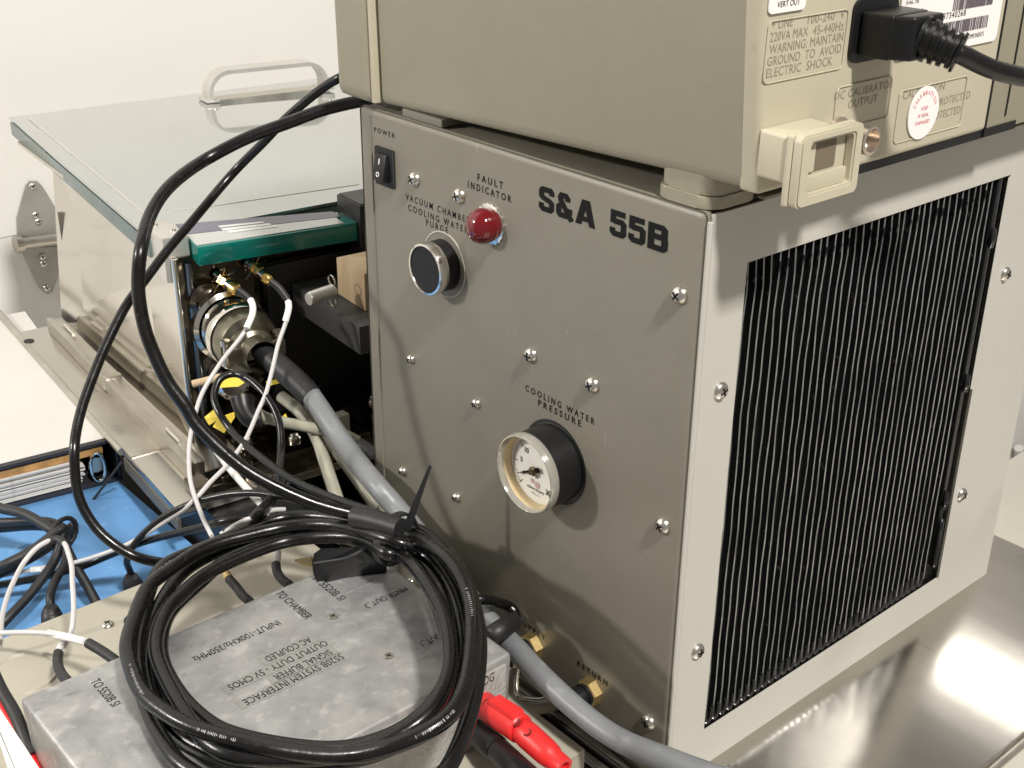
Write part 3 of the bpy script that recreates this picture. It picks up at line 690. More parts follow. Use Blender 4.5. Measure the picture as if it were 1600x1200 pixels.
def btext(txt, a, b, h, right, up, tape=False, bold=0.0):
    a, b = Vector(a), Vector(b); L = abs((b - a).dot(Vector(right)))
    Rv, Uv = Vector(right), Vector(up)
    if tape:
        s = MB(); poly = [(-.003, -h * .25), (L + .003, -h * .25), (L + .003, h * 1.25), (-.003, h * 1.25)]
        s.prism((a.x, a.y, BZ + .00005), right, up, poly, .0001); tp = s.part('label_tape', 'tape', ib)
        text('lettering', txt, (a.x, a.y, BZ + .0002), right, up, L, h, 'black_print', tp, bold)
    else: text('lettering', txt, (a.x, a.y, BZ + .0001), right, up, L, h, 'black_print', ib, bold)
RX, UY = (-1, 0, 0), (0, -1, 0)      # words upside down to the camera
btext('INPUT-100KHz/350MHz', (-0.1231, 0.1559, 0.0750), (-0.1701, 0.1559, 0.0750), .0046, RX, UY)
btext('AC COUPLED', (-0.1189, 0.1337, 0.0750), (-0.1437, 0.1342, 0.0750), .0046, RX, UY, True)
btext('OUTPUT DUTY - 5V CMOS', (-0.1143, 0.1265, 0.0750), (-0.1677, 0.1288, 0.0750), .0046, RX, UY, True)
btext('SIGNAL BUFFER', (-0.1166, 0.1191, 0.0750), (-0.1479, 0.1213, 0.0750), .0046, RX, UY, True)
btext('5520B SYSTEM INTERFACE', (-0.1143, 0.1126, 0.0750), (-0.1678, 0.1140, 0.0750), .0046, RX, UY, True)
btext('MNTR OUT_2', (-0.0570, 0.1391, 0.0750), (-0.0828, 0.1392, 0.0750), .0046, RX, UY)
btext('OUT_1', (-0.0682, 0.0957, 0.0750), (-0.0800, 0.0963, 0.0750), .0046, RX, UY)
btext('TO CHAMBER', (-0.1119, 0.1763, 0.0750), (-0.1098, 0.1468, 0.0750), .0046, UY, (1, 0, 0))
btext('M 5520B SI', (-0.0900, 0.1746, 0.0750), (-0.0870, 0.1493, 0.0750), .0046, UY, (1, 0, 0))
btext('TO 5520B SI', (-0.2148, 0.1699, 0.0750), (-0.2138, 0.1464, 0.0750), .0046, UY, (1, 0, 0))
a = Vector((-0.0683, 0.0590, 0.0648)); text('lettering', 'DG', (a.x, .05935, a.z), (1, 0, 0), UP, .0062, .0052, 'black_print', ib)

# banana plugs in the end of the box
def lathe_path(s, a, b, prof, n=26): 
    a, b = Vector(a), Vector(b); L = (b - a).length
    s.lathe(a, b - a, [(r, h * L) for r, h in prof], n=n)
bp = thing('banana_plug', 'two stacked red banana plugs in the end of the cast box', 'banana plug', (-0.0710, 0.0450, 0.0624))
p0 = Vector((-0.0691, 0.0605, 0.0543)); p1 = Vector((-0.0701, 0.0300, 0.0584)); p2 = Vector((-0.0697, 0.0020, 0.0549))
s = MB(); lathe_path(s, p0, p1, [(.0052, 0), (.0062, .04), (.0062, .25), (.0070, .30), (.0070, .97), (.0062, 1.0), (.004, 1.0)]); b1 = s.part('plug_body', 'red_plastic', bp)
d = (p1 - p0).normalized(); xx, yy, zz = basis(d, UP)
s = MB(); c = p0 + d * .019 + yy * .0045
s.hexa([c - d * .011 - xx * .0045 - yy * .003, c + d * .012 - xx * .0045 - yy * .003, c + d * .012 + xx * .0045 - yy * .003, c - d * .011 + xx * .0045 - yy * .003,
        c - d * .008 - xx * .0036 + yy * .0042, c + d * .010 - xx * .0036 + yy * .0042, c + d * .010 + xx * .0036 + yy * .0042, c - d * .008 + xx * .0036 + yy * .0042], bev=.0012)
s.part('stack_socket', 'red_plastic', bp)
s = MB(); lathe_path(s, p1 - d * .001, p2, [(.0050, 0), (.0060, .05), (.0064, .2), (.0062, .6), (.0056, .75), (.0050, .78), (.0050, 1.02), (.0032, 1.02), (.0030, .9), (0, .9)]); b2 = s.part('plug_body', 'red_plastic', bp)
cam_to = Vector(cam.location)
for q, r_, pr in ((p0 + d * .0085, .0062, b1), (p1 + (p2 - p1) * .28, .0063, b2), (p1 + d * .0004, .0062, b1)):
    n_ = (cam_to - q); n_ = (n_ - d * n_.dot(d)).normalized(); n_ = (n_ + Vector((0, 0, .5))).normalized(); n_ = (n_ - d * n_.dot(d)).normalized()
    s = MB(); s.lathe(q + n_ * (r_ - .0006), n_, [(.0021, .0004), (.0021, .0007), (.0014, .0006), (0, .0003)], n=20, up=d, sx=1.0); s.part('plug_hole', mat('dark_red', (.16, .004, .004), .5), pr)
bq = thing('banana_plug', 'black banana plug below the red pair in the end of the cast box', 'banana plug', (-0.0788, 0.0450, 0.0496))
q0 = Vector((-0.0735, 0.0600, 0.0399)); q1 = Vector((-0.0793, 0.0360, 0.0474)); q2 = Vector((-0.0853, 0.0060, 0.0528))
s = MB(); lathe_path(s, q0, q1, [(.0052, 0), (.0062, .06), (.0064, .92), (.0058, 1.0), (.004, 1.0)]); b3 = s.part('plug_body', 'black_plastic', bq)
s = MB(); lathe_path(s, q1 - (q1 - q0).normalized() * .001, q2, [(.0050, 0), (.0060, .05), (.0062, .9), (.005, 1.0), (0, 1.0)]); s.part('plug_body', 'black_plastic', bq)
# chrome bracket strip and ledge behind the box
s = MB()
s.tube([(-0.0280, 0.0853, 0.0412), (-0.0280, 0.0867, 0.0321), (-0.0280, 0.0860, 0.0208), (-0.0270, 0.0800, 0.0190), (-0.0220, 0.0691, 0.0219), (-0.0160, 0.0611, 0.0275)], .0046, n=8, squash=.35)
o = s.part('handle_strip', 'mirror_steel'); tag(o, 'bent polished steel strip between the cast box and the cabinet', 'bracket')
s = MB(); s.box(-.0325, -.0008, -.02, .30, -.05, -.028); o = s.part('shade_strip', mat('shade', (.03, .03, .03), .9, noise=(300, .5), bump=(500, 1, .002))); tag(o, 'dark strip standing in for the shade in the gap between the beige enclosure and the cabinet', 'shade')  # dark strip laid in the gap to stand for the shade there
s = MB(); s.box(-.0052, -.0012, -.06, .15, -.0125, -.0105, bev=.0004); o = s.part('ledge_strip', 'dull_steel'); tag(o, 'thin steel ledge along the foot of the cabinet front', 'ledge')

# ------------------------------------------------------------------ blue mat, binder
s = MB(); s.box(-.60, -.064, .2945, .56, -.0198, -.010, bev=.001); o = s.part('blue_mat', 'blue_mat'); tag(o, 'flat blue work mat under the cables and the ring binder', 'mat')
bi = thing('ring_binder', 'open black ring binder full of white pages lying on the blue mat', 'binder', (-.15, .52, -.01))
p = Vector((-0.0641, 0.4839, -0.0100)); pl = Vector((-0.1719, 0.5009, -0.0100))
dirb = (pl - p).normalized(); perp = Vector((dirb.y, -dirb.x, 0)) * 1.0
if perp.y < 0: perp = -perp
LB = .30
DB = .285
def bq_(a_, b_, z): return p + dirb * a_ + perp * b_ + Vector((0, 0, z))
def slab(s, a0, a1, b0, b1, z00, z01, t0, bev=0, z10=None, z11=None):
    z10 = z00 if z10 is None else z10
    s.hexa([bq_(a1, b0, z01), bq_(a0, b0, z00), bq_(a0, b1, z10), bq_(a1, b1, z01)] + [bq_(a1, b0, z01 + t0), bq_(a0, b0, z00 + t0), bq_(a0, b1, z10 + t0), bq_(a1, b1, z01 + t0)], bev=bev)
s = MB(); slab(s, .0, LB, 0, DB, .0, .0, .0042, .001); s.part('cover', 'binder_black', bi)
s = MB(); slab(s, .0, LB, 0, DB, .0320, .0290, .0030, .001); cv = s.part('cover', 'binder_black', bi)
s = MB(); slab(s, -.0022, LB, .004, DB - .002, .0352, .0322, .0004); s.part('cover_sheet', 'cover_white', cv)
s = MB(); slab(s, -.0032, .0, 0, DB, .0, .0, .0350, .0012); s.part('spine', 'binder_black', bi)
s = MB(); slab(s, .008, LB, .002, .25, .0250, .0215, .0055); s.part('orange_sheets', 'orange_paper', bi)
for k in range(17):
    s = MB(); z0 = .0052 + k * .00112; jit = random.uniform(-.0015, .0015)
    slab(s, .020 + abs(k - 8) * .0006 + random.uniform(0, .004), LB, .0015 + jit, .25, z0 + random.uniform(0, .0003), z0 + .0, .00078); s.part('page_sheaf', 'white_paper', bi)
s = MB(); cc = bq_(.0135, -.0005, .0160)
s.tube([cc + dirb * math.cos(t_ / 14 * 2 * PI) * .0050 + Vector((0, 0, math.sin(t_ / 14 * 2 * PI) * .0115)) for t_ in range(14)], .0012, closed=True, n=8, raw=True)
s.part('binder_ring', 'chrome', bi)
s = MB(); s.lathe(bq_(.0135, .003, .016), -perp, [(.006, 0), (0, .0001)], n=20); s.part('ring_plate', 'dull_steel', bi)

# ------------------------------------------------------------------ vacuum chamber on its steel base
O_ = (-0.0266, 0.4351, 0.0300); YAW = -0.09948
def part_l(s, *a_, **k):
    LOCAL[0] = basemat_ch; o = s.part(*a_, **k); LOCAL[0] = None; return o
basemat_ch = Matrix.Translation(Vector(O_)) @ Matrix.Rotation(YAW, 4, 'Z')
bs = thing('base_plate', 'stainless steel base plate with screw holes under the vacuum chamber', 'base plate', O_, YAW)
s = MB(); s.box(-.0445, .40, -.085, 0.27110, -.006, 0, bev=.0008); part_l(s, 'plate', mat('plate_steel', (.60, .565, .51), .17, 1.0, noise=(18, .08), bump=(9, .10, .004), rough_var=.06), bs)
s = MB(); s.tube([(-.0448, .47, -.0028), (-.0448, .018, -.0028)], .0030, raw=True, n=12); part_l(s, 'rolled_edge', 'dull_steel', bs)
s = MB(); s.box(-.0452, -.0430, -.085, .016, -.0165, -.0062, bev=.0005); part_l(s, 'skirt', mat('skirt_steel', (.17, .15, .12), .45, .4, noise=(60, .4)), bs)
s = MB(); s.box(-.0447, -.018, -.0, .115, .0, .0012, bev=.0004); part_l(s, 'joint_plate', 'dull_steel', bs)
for a_, b_ in (((0.0151, 0.1525, 0.0000), 1), ((-0.0430, 0.2467, 0.0000), 1), ((-0.0164, 0.1484, 0.0012), 1)):
    s = MB(); s.lathe((a_[0], a_[1], a_[2] + .0001), UP, [(.0042, 0), (.0042, .0003), (.0030, .0002), (0, .0001)], n=24); part_l(s, 'screw_hole', 'slot', bs)
# hinged clamp rails
for nm, y0, y1 in (('a', .116, .258), ('b', -.052, .109)):
    r_ = thing('clamp_rail', 'steel clamp rail along the %s of the chamber side' % ('far half' if nm == 'a' else 'near half'), 'rail', tuple(basemat_ch @ Vector((-.019, (y0 + y1) / 2, 0))), YAW, 'clamp rails at the foot of the chamber')
    s = MB(); s.box(-.0235, -.0185, y0, y1, .0003, .0125, bev=.0006); part_l(s, 'rail_bar', 'dull_steel', r_)
    s = MB(); s.box(-.0183, -.0105, y0 + .002, y1, .0003, .0105, bev=.0006); part_l(s, 'inner_bar', 'dull_steel', r_)
    yy_ = y0 + (y1 - y0) * (.75 if nm == 'a' else .28)
    s = MB(); s.tube([(-.0150, yy_ - .012, .0118), (-.0150, yy_ + .012, .0118)], .0017, raw=True, n=12); part_l(s, 'pin', 'chrome', r_)
s = MB(); s.box(-.0235, -.0105, .1092, .1158, .0014, .0135, bev=.001); o = part_l(s, 'rail_end_block', 'dull_steel'); tag(o, 'small steel block between the two clamp rails', 'block')
# black bench gap behind rails is left open

CH, CWX, CDY = .137, .36, .279
vc = thing('vacuum_chamber', 'polished steel vacuum chamber with a glass topped lid', 'vacuum chamber', O_, YAW)
s = MB()
s.prism((.0, 0, 0), (0, 1, 0), UP, [(0, 0), (CDY, 0), (0.29805, 0.13343), (0.33248, 0.13452), (0.32946, CH), (0, CH)], .0035)
for v_ in s.bm.verts:
    k_ = v_.co.z / CH; v_.co.x += v_.co.y * (.040 * k_ - .020 * (1 - k_))
part_l(s, 'side_wall', 'mirror_steel', vc)
s = MB(); s.box(.0040, CWX, .0002, .0035, 0, CH); part_l(s, 'front_wall', mat('front_steel', (.22, .19, .155), .13, 1.0, noise=(9, .45), bump=(16, .5, .012), rough_var=.06), vc)  # shade and brown reflections of the front are put into this steel colour
s = MB(); s.tube([(.0015, -.0006, .0), (.0015, -.0006, CH)], .0024, raw=True, n=14); part_l(s, 'corner_edge', 'mirror_steel', vc)
s = MB(); s.tube([(.0105, -.0012, .0), (.0105, -.0012, CH - .004)], .0030, raw=True, n=14); part_l(s, 'corner_edge', mat('blue_steel', (.20, .22, .25), .2, 1.0), vc)
s = MB(); s.box(.0037, CWX, .0038, .372, CH - .004, CH - .001); part_l(s, 'top_flange', 'mirror_steel', vc)
s = MB(); s.box(.0037, CWX, CDY - .003, CDY, 0, .096); part_l(s, 'back_wall', 'mirror_steel', vc)
# lid
ld = thing('chamber_lid', 'glass lid of the vacuum chamber with a bent metal handle at its back', 'lid', tuple(basemat_ch @ Vector((.15, .2, CH))), YAW)
s = MB(); s.hexa([(-.0055, .027, CH - .0060), (.40, .027, CH + .0002), (.40, .419, CH + .0002), (.0112, .419, CH - .0060), (-.0055, .027, CH + .0062), (.40, .027, CH + .0062), (.40, .419, CH + .0062), (.0112, .419, CH + .0062)], bev=.0006)
part_l(s, 'lid_gasket', 'lid_edge', ld)
s = MB(); s.hexa([(-.0058, .026, CH + .0077), (.41, .026, CH + .0077), (.41, .4217, CH + .0077), (.0115, .4217, CH + .0077), (-.0058, .026, CH + .0100), (.41, .026, CH + .0100), (.41, .4217, CH + .0100), (.0115, .4217, CH + .0100)], bev=.0005)
part_l(s, 'lid_pane', 'lid_glass', ld)
s = MB(); q0s, q1s = (0.0288, 0.0679, 0.1475), (0.1724, 0.0560, 0.1475)
s.hexa([(q0s[0], q0s[1] - .001, CH + .0101), (q1s[0], q1s[1] - .001, CH + .0101), (q1s[0], q1s[1] + .0012, CH + .0101), (q0s[0], q0s[1] + .0012, CH + .0101), (q0s[0], q0s[1] - .001, CH + .0104), (q1s[0], q1s[1] - .001, CH + .0104), (q1s[0], q1s[1] + .0012, CH + .0104), (q0s[0], q0s[1] + .0012, CH + .0104)]); part_l(s, 'inner_seal', 'alu', ld)
s = MB(); s.hexa([(.0080, .04, CH + .0101), (.0100, .04, CH + .0101), (.0270, .405, CH + .0101), (.0240, .405, CH + .0101), (.0080, .04, CH + .0104), (.0100, .04, CH + .0104), (.0270, .405, CH + .0104), (.0240, .405, CH + .0104)]); part_l(s, 'inner_seal', 'alu', ld)
s = MB()
for k in range(16):
    y_ = .405 - k * .0075
    xl = -.0057 + (y_ - .027) / .392 * .0167; s.box(xl, xl + .006, y_, y_ + .004, CH + .0063, CH + .0076)
part_l(s, 'gasket_teeth', 'lid_edge', ld)
# handle: flat strip bent into a grip
h0 = Vector((0.1901, 0.3860, 0.1470)); h1 = Vector((0.3093, 0.3776, 0.1470))
hx_ = (h1 - h0).normalized(); hl = (h1 - h0).length; hw_ = Vector((-hx_.y, hx_.x, 0)) * .0105
s = MB(); ctr = []
HH = 0.02694
rad = .020
for t_ in range(9): a_ = PI - t_ / 8 * PI / 2; ctr.append(h0 + hx_ * (rad + math.cos(a_) * rad + .0) + Vector((0, 0, HH - rad + math.sin(a_) * rad)))
for t_ in range(9): a_ = PI / 2 - t_ / 8 * PI / 2; ctr.append(h0 + hx_ * (hl - rad + math.cos(a_) * rad) + Vector((0, 0, HH - rad + math.sin(a_) * rad)))
ctr = [h0 + Vector((0, 0, .0004))] + ctr + [h0 + hx_ * hl + Vector((0, 0, .0004))]
prev = None
for k, c in enumerate(ctr):
    t = (ctr[min(k + 1, len(ctr) - 1)] - ctr[max(k - 1, 0)]).normalized(); nn = Vector((0, 0, 1)) if False else t.cross(hw_.normalized()).normalized() * .0019
    cur = [s.bm.verts.new(c + a_) for a_ in (-hw_ - nn, hw_ - nn, hw_ + nn, -hw_ + nn)]
    if prev:
        for i in range(4): s.bm.faces.new((prev[i], prev[(i + 1) % 4], cur[(i + 1) % 4], cur[i]))
    prev = cur
hd = part_l(s, 'handle', 'alu', ld)
for c in (h0, h0 + hx_ * hl):
    s = MB(); q = c + Vector((0, 0, .0002)); s.hexa([q - hx_ * .006 - hw_ * 1.25, q + hx_ * .007 - hw_ * 1.25, q + hx_ * .007 + hw_ * 1.25, q - hx_ * .006 + hw_ * 1.25] + [v_ + Vector((0, 0, .0018)) for v_ in (q - hx_ * .006 - hw_ * 1.25, q + hx_ * .007 - hw_ * 1.25, q + hx_ * .007 + hw_ * 1.25, q - hx_ * .006 + hw_ * 1.25)], bev=.0004)
    part_l(s, 'handle_foot', 'alu', hd)
    s = MB(); s.lathe(q + hx_ * .003 - hw_ * .9 + Vector((0, 0, .0018)), UP, [(.0020, 0), (.0018, .001), (0, .0012)], n=16); part_l(s, 'handle_bolt', 'steel_screw', hd)
s = MB(); q0_ = h0 + hx_ * .004; q1_ = h0 + hx_ * (hl - .004)
s.hexa([q0_ - hw_ * .9, q1_ - hw_ * .9, q1_ + hw_ * .9, q0_ + hw_ * .9] + [v_ + Vector((0, 0, .0014)) for v_ in (q0_ - hw_ * .9, q1_ - hw_ * .9, q1_ + hw_ * .9, q0_ + hw_ * .9)]); part_l(s, 'handle_base', 'dull_steel', hd)
# thick green-edged glass bar at the front
GZ = CH + .010
gbA, gbB, gbC, gbD = (0.0129, -0.0148, 0.1470), (0.1259, -0.0265, 0.1470), (0.1281, 0.0021, 0.1470), (0.0191, 0.0376, 0.1470)
gl = thing('glass_bar', 'thick green edged glass strip with a printed label along the chamber front', 'glass strip', tuple(basemat_ch @ Vector((.07, 0, CH))), YAW)
TH = .0130
def q4(pts, dz): return [(p_[0], p_[1], p_[2] + dz) for p_ in pts]
s = MB(); s.hexa(q4((gbA, gbB, gbC, gbD), -TH) + q4((gbA, gbB, gbC, gbD), 0), bev=.0004); part_l(s, 'glass_block', 'teal', gl)
A_, B_, C_, D_ = [Vector(v_) for v_ in (gbA, gbB, gbC, gbD)]
def inset(t0, t1, u0, u1): # u from front (0) to back (1), t along
    return [tuple((A_ * (1 - t) + B_ * t) * (1 - u) + (D_ * (1 - t) + C_ * t) * u) for t, u in ((t0, u0), (t1, u0), (t1, u1), (t0, u1))]
pq = inset(.005, .92, .06, .52); s = MB(); s.hexa(q4(pq, .0001) + q4(pq, .0007)); part_l(s, 'pale_strip', 'pale_glass', gl)
pq = inset(.0, .95, .53, .995); s = MB(); s.hexa(q4(pq, .0001) + q4(pq, .0009)); lb = part_l(s, 'label_strip', 'label_strip', gl)
s = MB()
rnd = random.Random(4)
for row, (u0, u1, t0, t1) in enumerate(((.66, .74, .22, .48), (.50, .60, .22, .50), (.36, .46, .24, .52))):
    t = t0
    while t < t1:
        dt = rnd.uniform(.006, .014); pq = inset(t, t + dt, u0, u1); s.hexa(q4(pq, .00095) + q4(pq, .00105)); t += dt + .004
part_l(s, 'faint_print', 'white_print', lb)
# clamp block at the corner
s = MB(); c0 = (0.0202, 0.0617, 0.1520); c1 = (0.0228, 0.0168, 0.1520)
s.hexa([(-.0035, .004, CH - .018), (.014, .002, CH - .018), (.014, .042, CH - .018), (-.0035, .044, CH - .018), (-.0035, .004, CH + .014), (.014, .002, CH + .014), (.014, .042, CH + .014), (-.0035, .044, CH + .014)], bev=.0012)
cl = part_l(s, 'corner_clamp', 'alu'); tag(cl, 'small aluminium corner clamp on the near left corner of the chamber lid', 'clamp')
for q in ((.003, .034, CH + .014), (.009, .016, CH + .014)):
    s = MB(); s.lathe(q, UP, [(.0022, 0), (.0020, .0014), (.0008, .0018), (0, .0018)], n=16); part_l(s, 'clamp_screw', 'steel_screw', cl)
# black machinery beside the chamber, behind the cabinet
bm_ = thing('black_mount', 'black metal optics mount in the dark gap behind the cabinet', 'mount', tuple(basemat_ch @ Vector((.2, -.02, -.03))), YAW)
s = MB(); s.box(.062, .34, -.010, -.0020, -.070, .122, bev=.001); part_l(s, 'back_panel', 'black_metal', bm_)
s = MB(); s.box(.1265, .33, -.030, .004, .118, .160, bev=.001); part_l(s, 'top_block', 'black_metal', bm_)
s = MB(); s.box(.128, .33, -.0285, .003, .1602, .1606); part_l(s, 'top_face', 'grey_metal', bm_)
s = MB(); s.box(.150, .34, -.060, -.012, -.070, .05, bev=.001); part_l(s, 'upright', 'black_metal', bm_)
# dark bar, wood block on it, pin
w0, w1, w2, w3 = [Vector(v_) for v_ in ((0.0960, -0.0504, 0.1354), (0.0960, -0.0892, 0.1335), (0.0960, -0.0870, 0.1075), (0.0960, -0.0494, 0.1082))]
s = MB(); s.box(.096, .16, w1.y, w0.y, (w2.z + w3.z) / 2, (w0.z + w1.z) / 2, bev=.0007)
o = part_l(s, 'wood_block', 'wood'); tag(o, 'square pale wood block poking out from behind the cabinet', 'wood block')
zb = (w2.z + w3.z) / 2 - .0004
s = MB(); s.box(.080, .15, w1.y - .02, -.012, zb - .020, zb - .0002, bev=.0006); o = part_l(s, 'support_bar', 'grey_metal'); tag(o, 'dark grey metal bar carrying the wood block', 'bar')
pp = Vector((0.0790, -0.0756, 0.1216)); pq_ = Vector((0.0600, -0.0789, 0.1210))
s = MB(); lathe_path(s, pp, pq_, [(.0030, -.1), (.0048, 0), (.0048, .92), (.0040, 1.0), (0, 1.0)], 24); o = part_l(s, 'knurled_pin', 'alu'); tag(o, 'short round aluminium pin sticking out of the dark metal bar', 'pin')
for dz in (.0075, -.0075):
    s = MB(); s.tube([pp + Vector((0, .0045 * math.cos(t_ / 10 * 2 * PI), dz + .0035 * math.sin(t_ / 10 * 2 * PI))) for t_ in range(10)], .0005, n=6, closed=True, raw=True)
    part_l(s, 'clip_ring', 'steel_screw', o)
# ports on the chamber front
fl = thing('cable_connector', 'large round metal bayonet connector on the chamber front holding the grey hose', 'connector', tuple(basemat_ch @ Vector((0.0301, -0.0000, 0.0865))), YAW)
f0 = Vector((0.0324, -0.0020, 0.0852)); f1 = Vector((0.0255, -0.0850, 0.0873))
f1.x = f0.x + (f1.x - f0.x); fd = f1 - f0; FL_ = fd.length
s = MB(); s.lathe(f0, fd, [(.0245, 0), (.0255, .003), (.0255, .010), (.0225, .012)], n=44); part_l(s, 'flange', 'mirror_steel', fl)
s = MB(); s.lathe(f0, fd, [(.0215, .011), (.0215, .026), (.0235, .028), (.0240, .033), (.0225, .036)], n=44); part_l(s, 'coupling_ring', 'mirror_steel', fl)
s = MB(); s.lathe(f0, fd, [(.0212, .034), (.0218, .037), (.0214, .046), (.0198, .050), (.0152, .0515), (.0140, .060), (.0115, .062), (.0110, .075)], n=44); part_l(s, 'back_shell', mat('olive_metal', (.27, .25, .19), .3, .95, noise=(40, .3)), fl)
xx, yy, zz = basis(fd)
for sg in (1, -1):
    s = MB(); q = f0 + fd.normalized() * .055 + xx * sg * .0180; lathe_path(s, q - yy * .009, q + yy * .009, [(.0, 0), (.0035, .02), (.0035, .3), (.0018, .32), (.0018, .78), (.0032, .8), (.0032, 1), (0, 1)], 16); part_l(s, 'clamp_screw', 'olive_metal_x' if False else 'dull_steel', fl)
s = MB(); q = f0 + fd.normalized() * .058
s.hexa([q - xx * .020 - yy * .005, q + xx * .020 - yy * .005, q + xx * .020 + yy * .005, q - xx * .020 + yy * .005] + [v_ + zz * .006 for v_ in (q - xx * .020 - yy * .005, q + xx * .020 - yy * .005, q + xx * .020 + yy * .005, q - xx * .020 + yy * .005)], bev=.001); part_l(s, 'cable_clamp', bpy.data.materials['olive_metal'], fl)
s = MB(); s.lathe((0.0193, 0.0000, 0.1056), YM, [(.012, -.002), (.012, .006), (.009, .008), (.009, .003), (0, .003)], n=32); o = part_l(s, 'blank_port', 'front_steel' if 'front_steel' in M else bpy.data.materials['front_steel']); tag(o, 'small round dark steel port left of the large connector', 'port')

# gold connectors with white coax
def gold_conn(p, q, label):
    p, q = Vector(p), Vector(q); g = thing('coax_connector', label, 'connector', tuple(p), 0, 'gold coax connectors on the chamber')
    d = q - p; L = d.length; xx, yy, zz = basis(d)
    s = MB(); s.lathe(p, d, [(.0042, 0), (.0042, L * .10), (.0030, L * .12), (.0030, L * .30)], n=20); s.part('port', 'chrome', g)
    s = MB(); s.lathe(p, d, [(.0036, L * .22), (.0050, L * .24), (.0050, L * .30), (.0038, L * .33), (.0046, L * .36), (.0046, L * .50), (.0034, L * .54)], n=6); s.part('coupling_nut', 'gold', g)
    s = MB(); s.lathe(p, d, [(.0036, L * .52), (.0036, L * .72)], n=20); s.part('white_band', 'chrome', g)
    s = MB(); s.lathe(p, d, [(.0038, L * .70), (.0044, L * .72), (.0044, L * .92), (.0030, L), (0, L)], n=20); s.part('ferrule', 'gold', g)
    s = MB()
    for a_ in (0.4, 1.6, 2.9, 4.0, 5.0):
        u = xx * math.cos(a_) + yy * math.sin(a_); b_ = p + zz * L * .27
        s.tube([b_ + u * .004, b_ + u * .0105 + zz * .001], .00035, raw=True, n=6)
    s.part('star_washer', 'chrome', g)
    return g
def toW(v_): return tuple(basemat_ch @ Vector(v_))
gA0 = toW((0.0296, -0.0010, 0.1200)); gA1 = (0.0076, 0.4114, 0.1430)
gB0 = toW((0.0536, -0.0010, 0.1245)); gB1 = (0.0319, 0.4085, 0.1445)
gold_conn(gA0, gA1, 'gold coax connector nearest the left edge of the chamber front')
gold_conn(gB0, gB1, 'gold coax connector to the right, half in shadow on the chamber front')
M['faint_white'] = mat('faint_white', (.35, .35, .35), .5)
# ------------------------------------------------------------------ cables
def cable(name, pts, r, m, label, cat='cable', group=None, n=14, res=8):
    s = MB(); s.tube(pts, r, n=n, res=res); o = s.part(name, m, None)
    return tag(o, label, cat, group)
# the coiled mains cord, one continuous line of five turns
L1 = [(-0.0499, 0.1873, 0.0926), (-0.0451, 0.1598, 0.0988), (-0.0437, 0.1282, 0.1039), (-0.0563, 0.0880, 0.1055), (-0.0769, 0.0527, 0.1055), (-0.0968, 0.0290, 0.1055), (-0.1136, 0.0128, 0.1055), (-0.1330, -0.0026, 0.1054), (-0.1516, -0.0116, 0.1039), (-0.1727, -0.0024, 0.0956), (-0.1898, 0.0218, 0.0851), (-0.2029, 0.0489, 0.0835), (-0.2118, 0.0805, 0.0835), (-0.2120, 0.0959, 0.0835), (-0.2077, 0.1223, 0.0835), (-0.1984, 0.1516, 0.0835), (-0.1880, 0.1744, 0.0835), (-0.1751, 0.1941, 0.0835), (-0.1584, 0.2165, 0.0835), (-0.1444, 0.2264, 0.0835), (-0.1201, 0.2263, 0.0835), (-0.0879, 0.2282, 0.0835), (-0.0691, 0.2213, 0.0843), (-0.0561, 0.1925, 0.0902), (-0.0512, 0.1543, 0.0983)]
L2 = [(-0.0594, 0.1024, 0.1154), (-0.0719, 0.0662, 0.1165), (-0.0936, 0.0368, 0.1165), (-0.1178, 0.0121, 0.1165), (-0.1364, 0.0037, 0.1154), (-0.1559, 0.0117, 0.1088), (-0.1696, 0.0296, 0.0999), (-0.1839, 0.0557, 0.0945), (-0.1959, 0.0750, 0.0945), (-0.2038, 0.0910, 0.0945), (-0.2074, 0.1058, 0.0945), (-0.2090, 0.1249, 0.0945), (-0.2029, 0.1491, 0.0945), (-0.1970, 0.1627, 0.0945), (-0.1851, 0.1789, 0.0945), (-0.1707, 0.1961, 0.0945), (-0.1564, 0.2025, 0.0945), (-0.1318, 0.2104, 0.0945), (-0.1074, 0.2061, 0.0945), (-0.0860, 0.1988, 0.0950), (-0.0708, 0.1759, 0.1002), (-0.0664, 0.1345, 0.1090)]
L3 = [(-0.0522, 0.1259, 0.0993), (-0.0635, 0.0895, 0.1016), (-0.0848, 0.0550, 0.1020), (-0.1010, 0.0376, 0.1019), (-0.1190, 0.0250, 0.1011), (-0.1365, 0.0212, 0.0981), (-0.1575, 0.0332, 0.0888), (-0.1771, 0.0572, 0.0803), (-0.1921, 0.0739, 0.0800), (-0.1997, 0.0917, 0.0800), (-0.2026, 0.1074, 0.0800), (-0.2006, 0.1326, 0.0800), (-0.1918, 0.1581, 0.0800), (-0.1819, 0.1755, 0.0800), (-0.1698, 0.1925, 0.0800), (-0.1556, 0.2073, 0.0800), (-0.1370, 0.2201, 0.0800), (-0.1100, 0.2242, 0.0800), (-0.0835, 0.2152, 0.0801), (-0.0645, 0.1929, 0.0848), (-0.0583, 0.1500, 0.0938)]
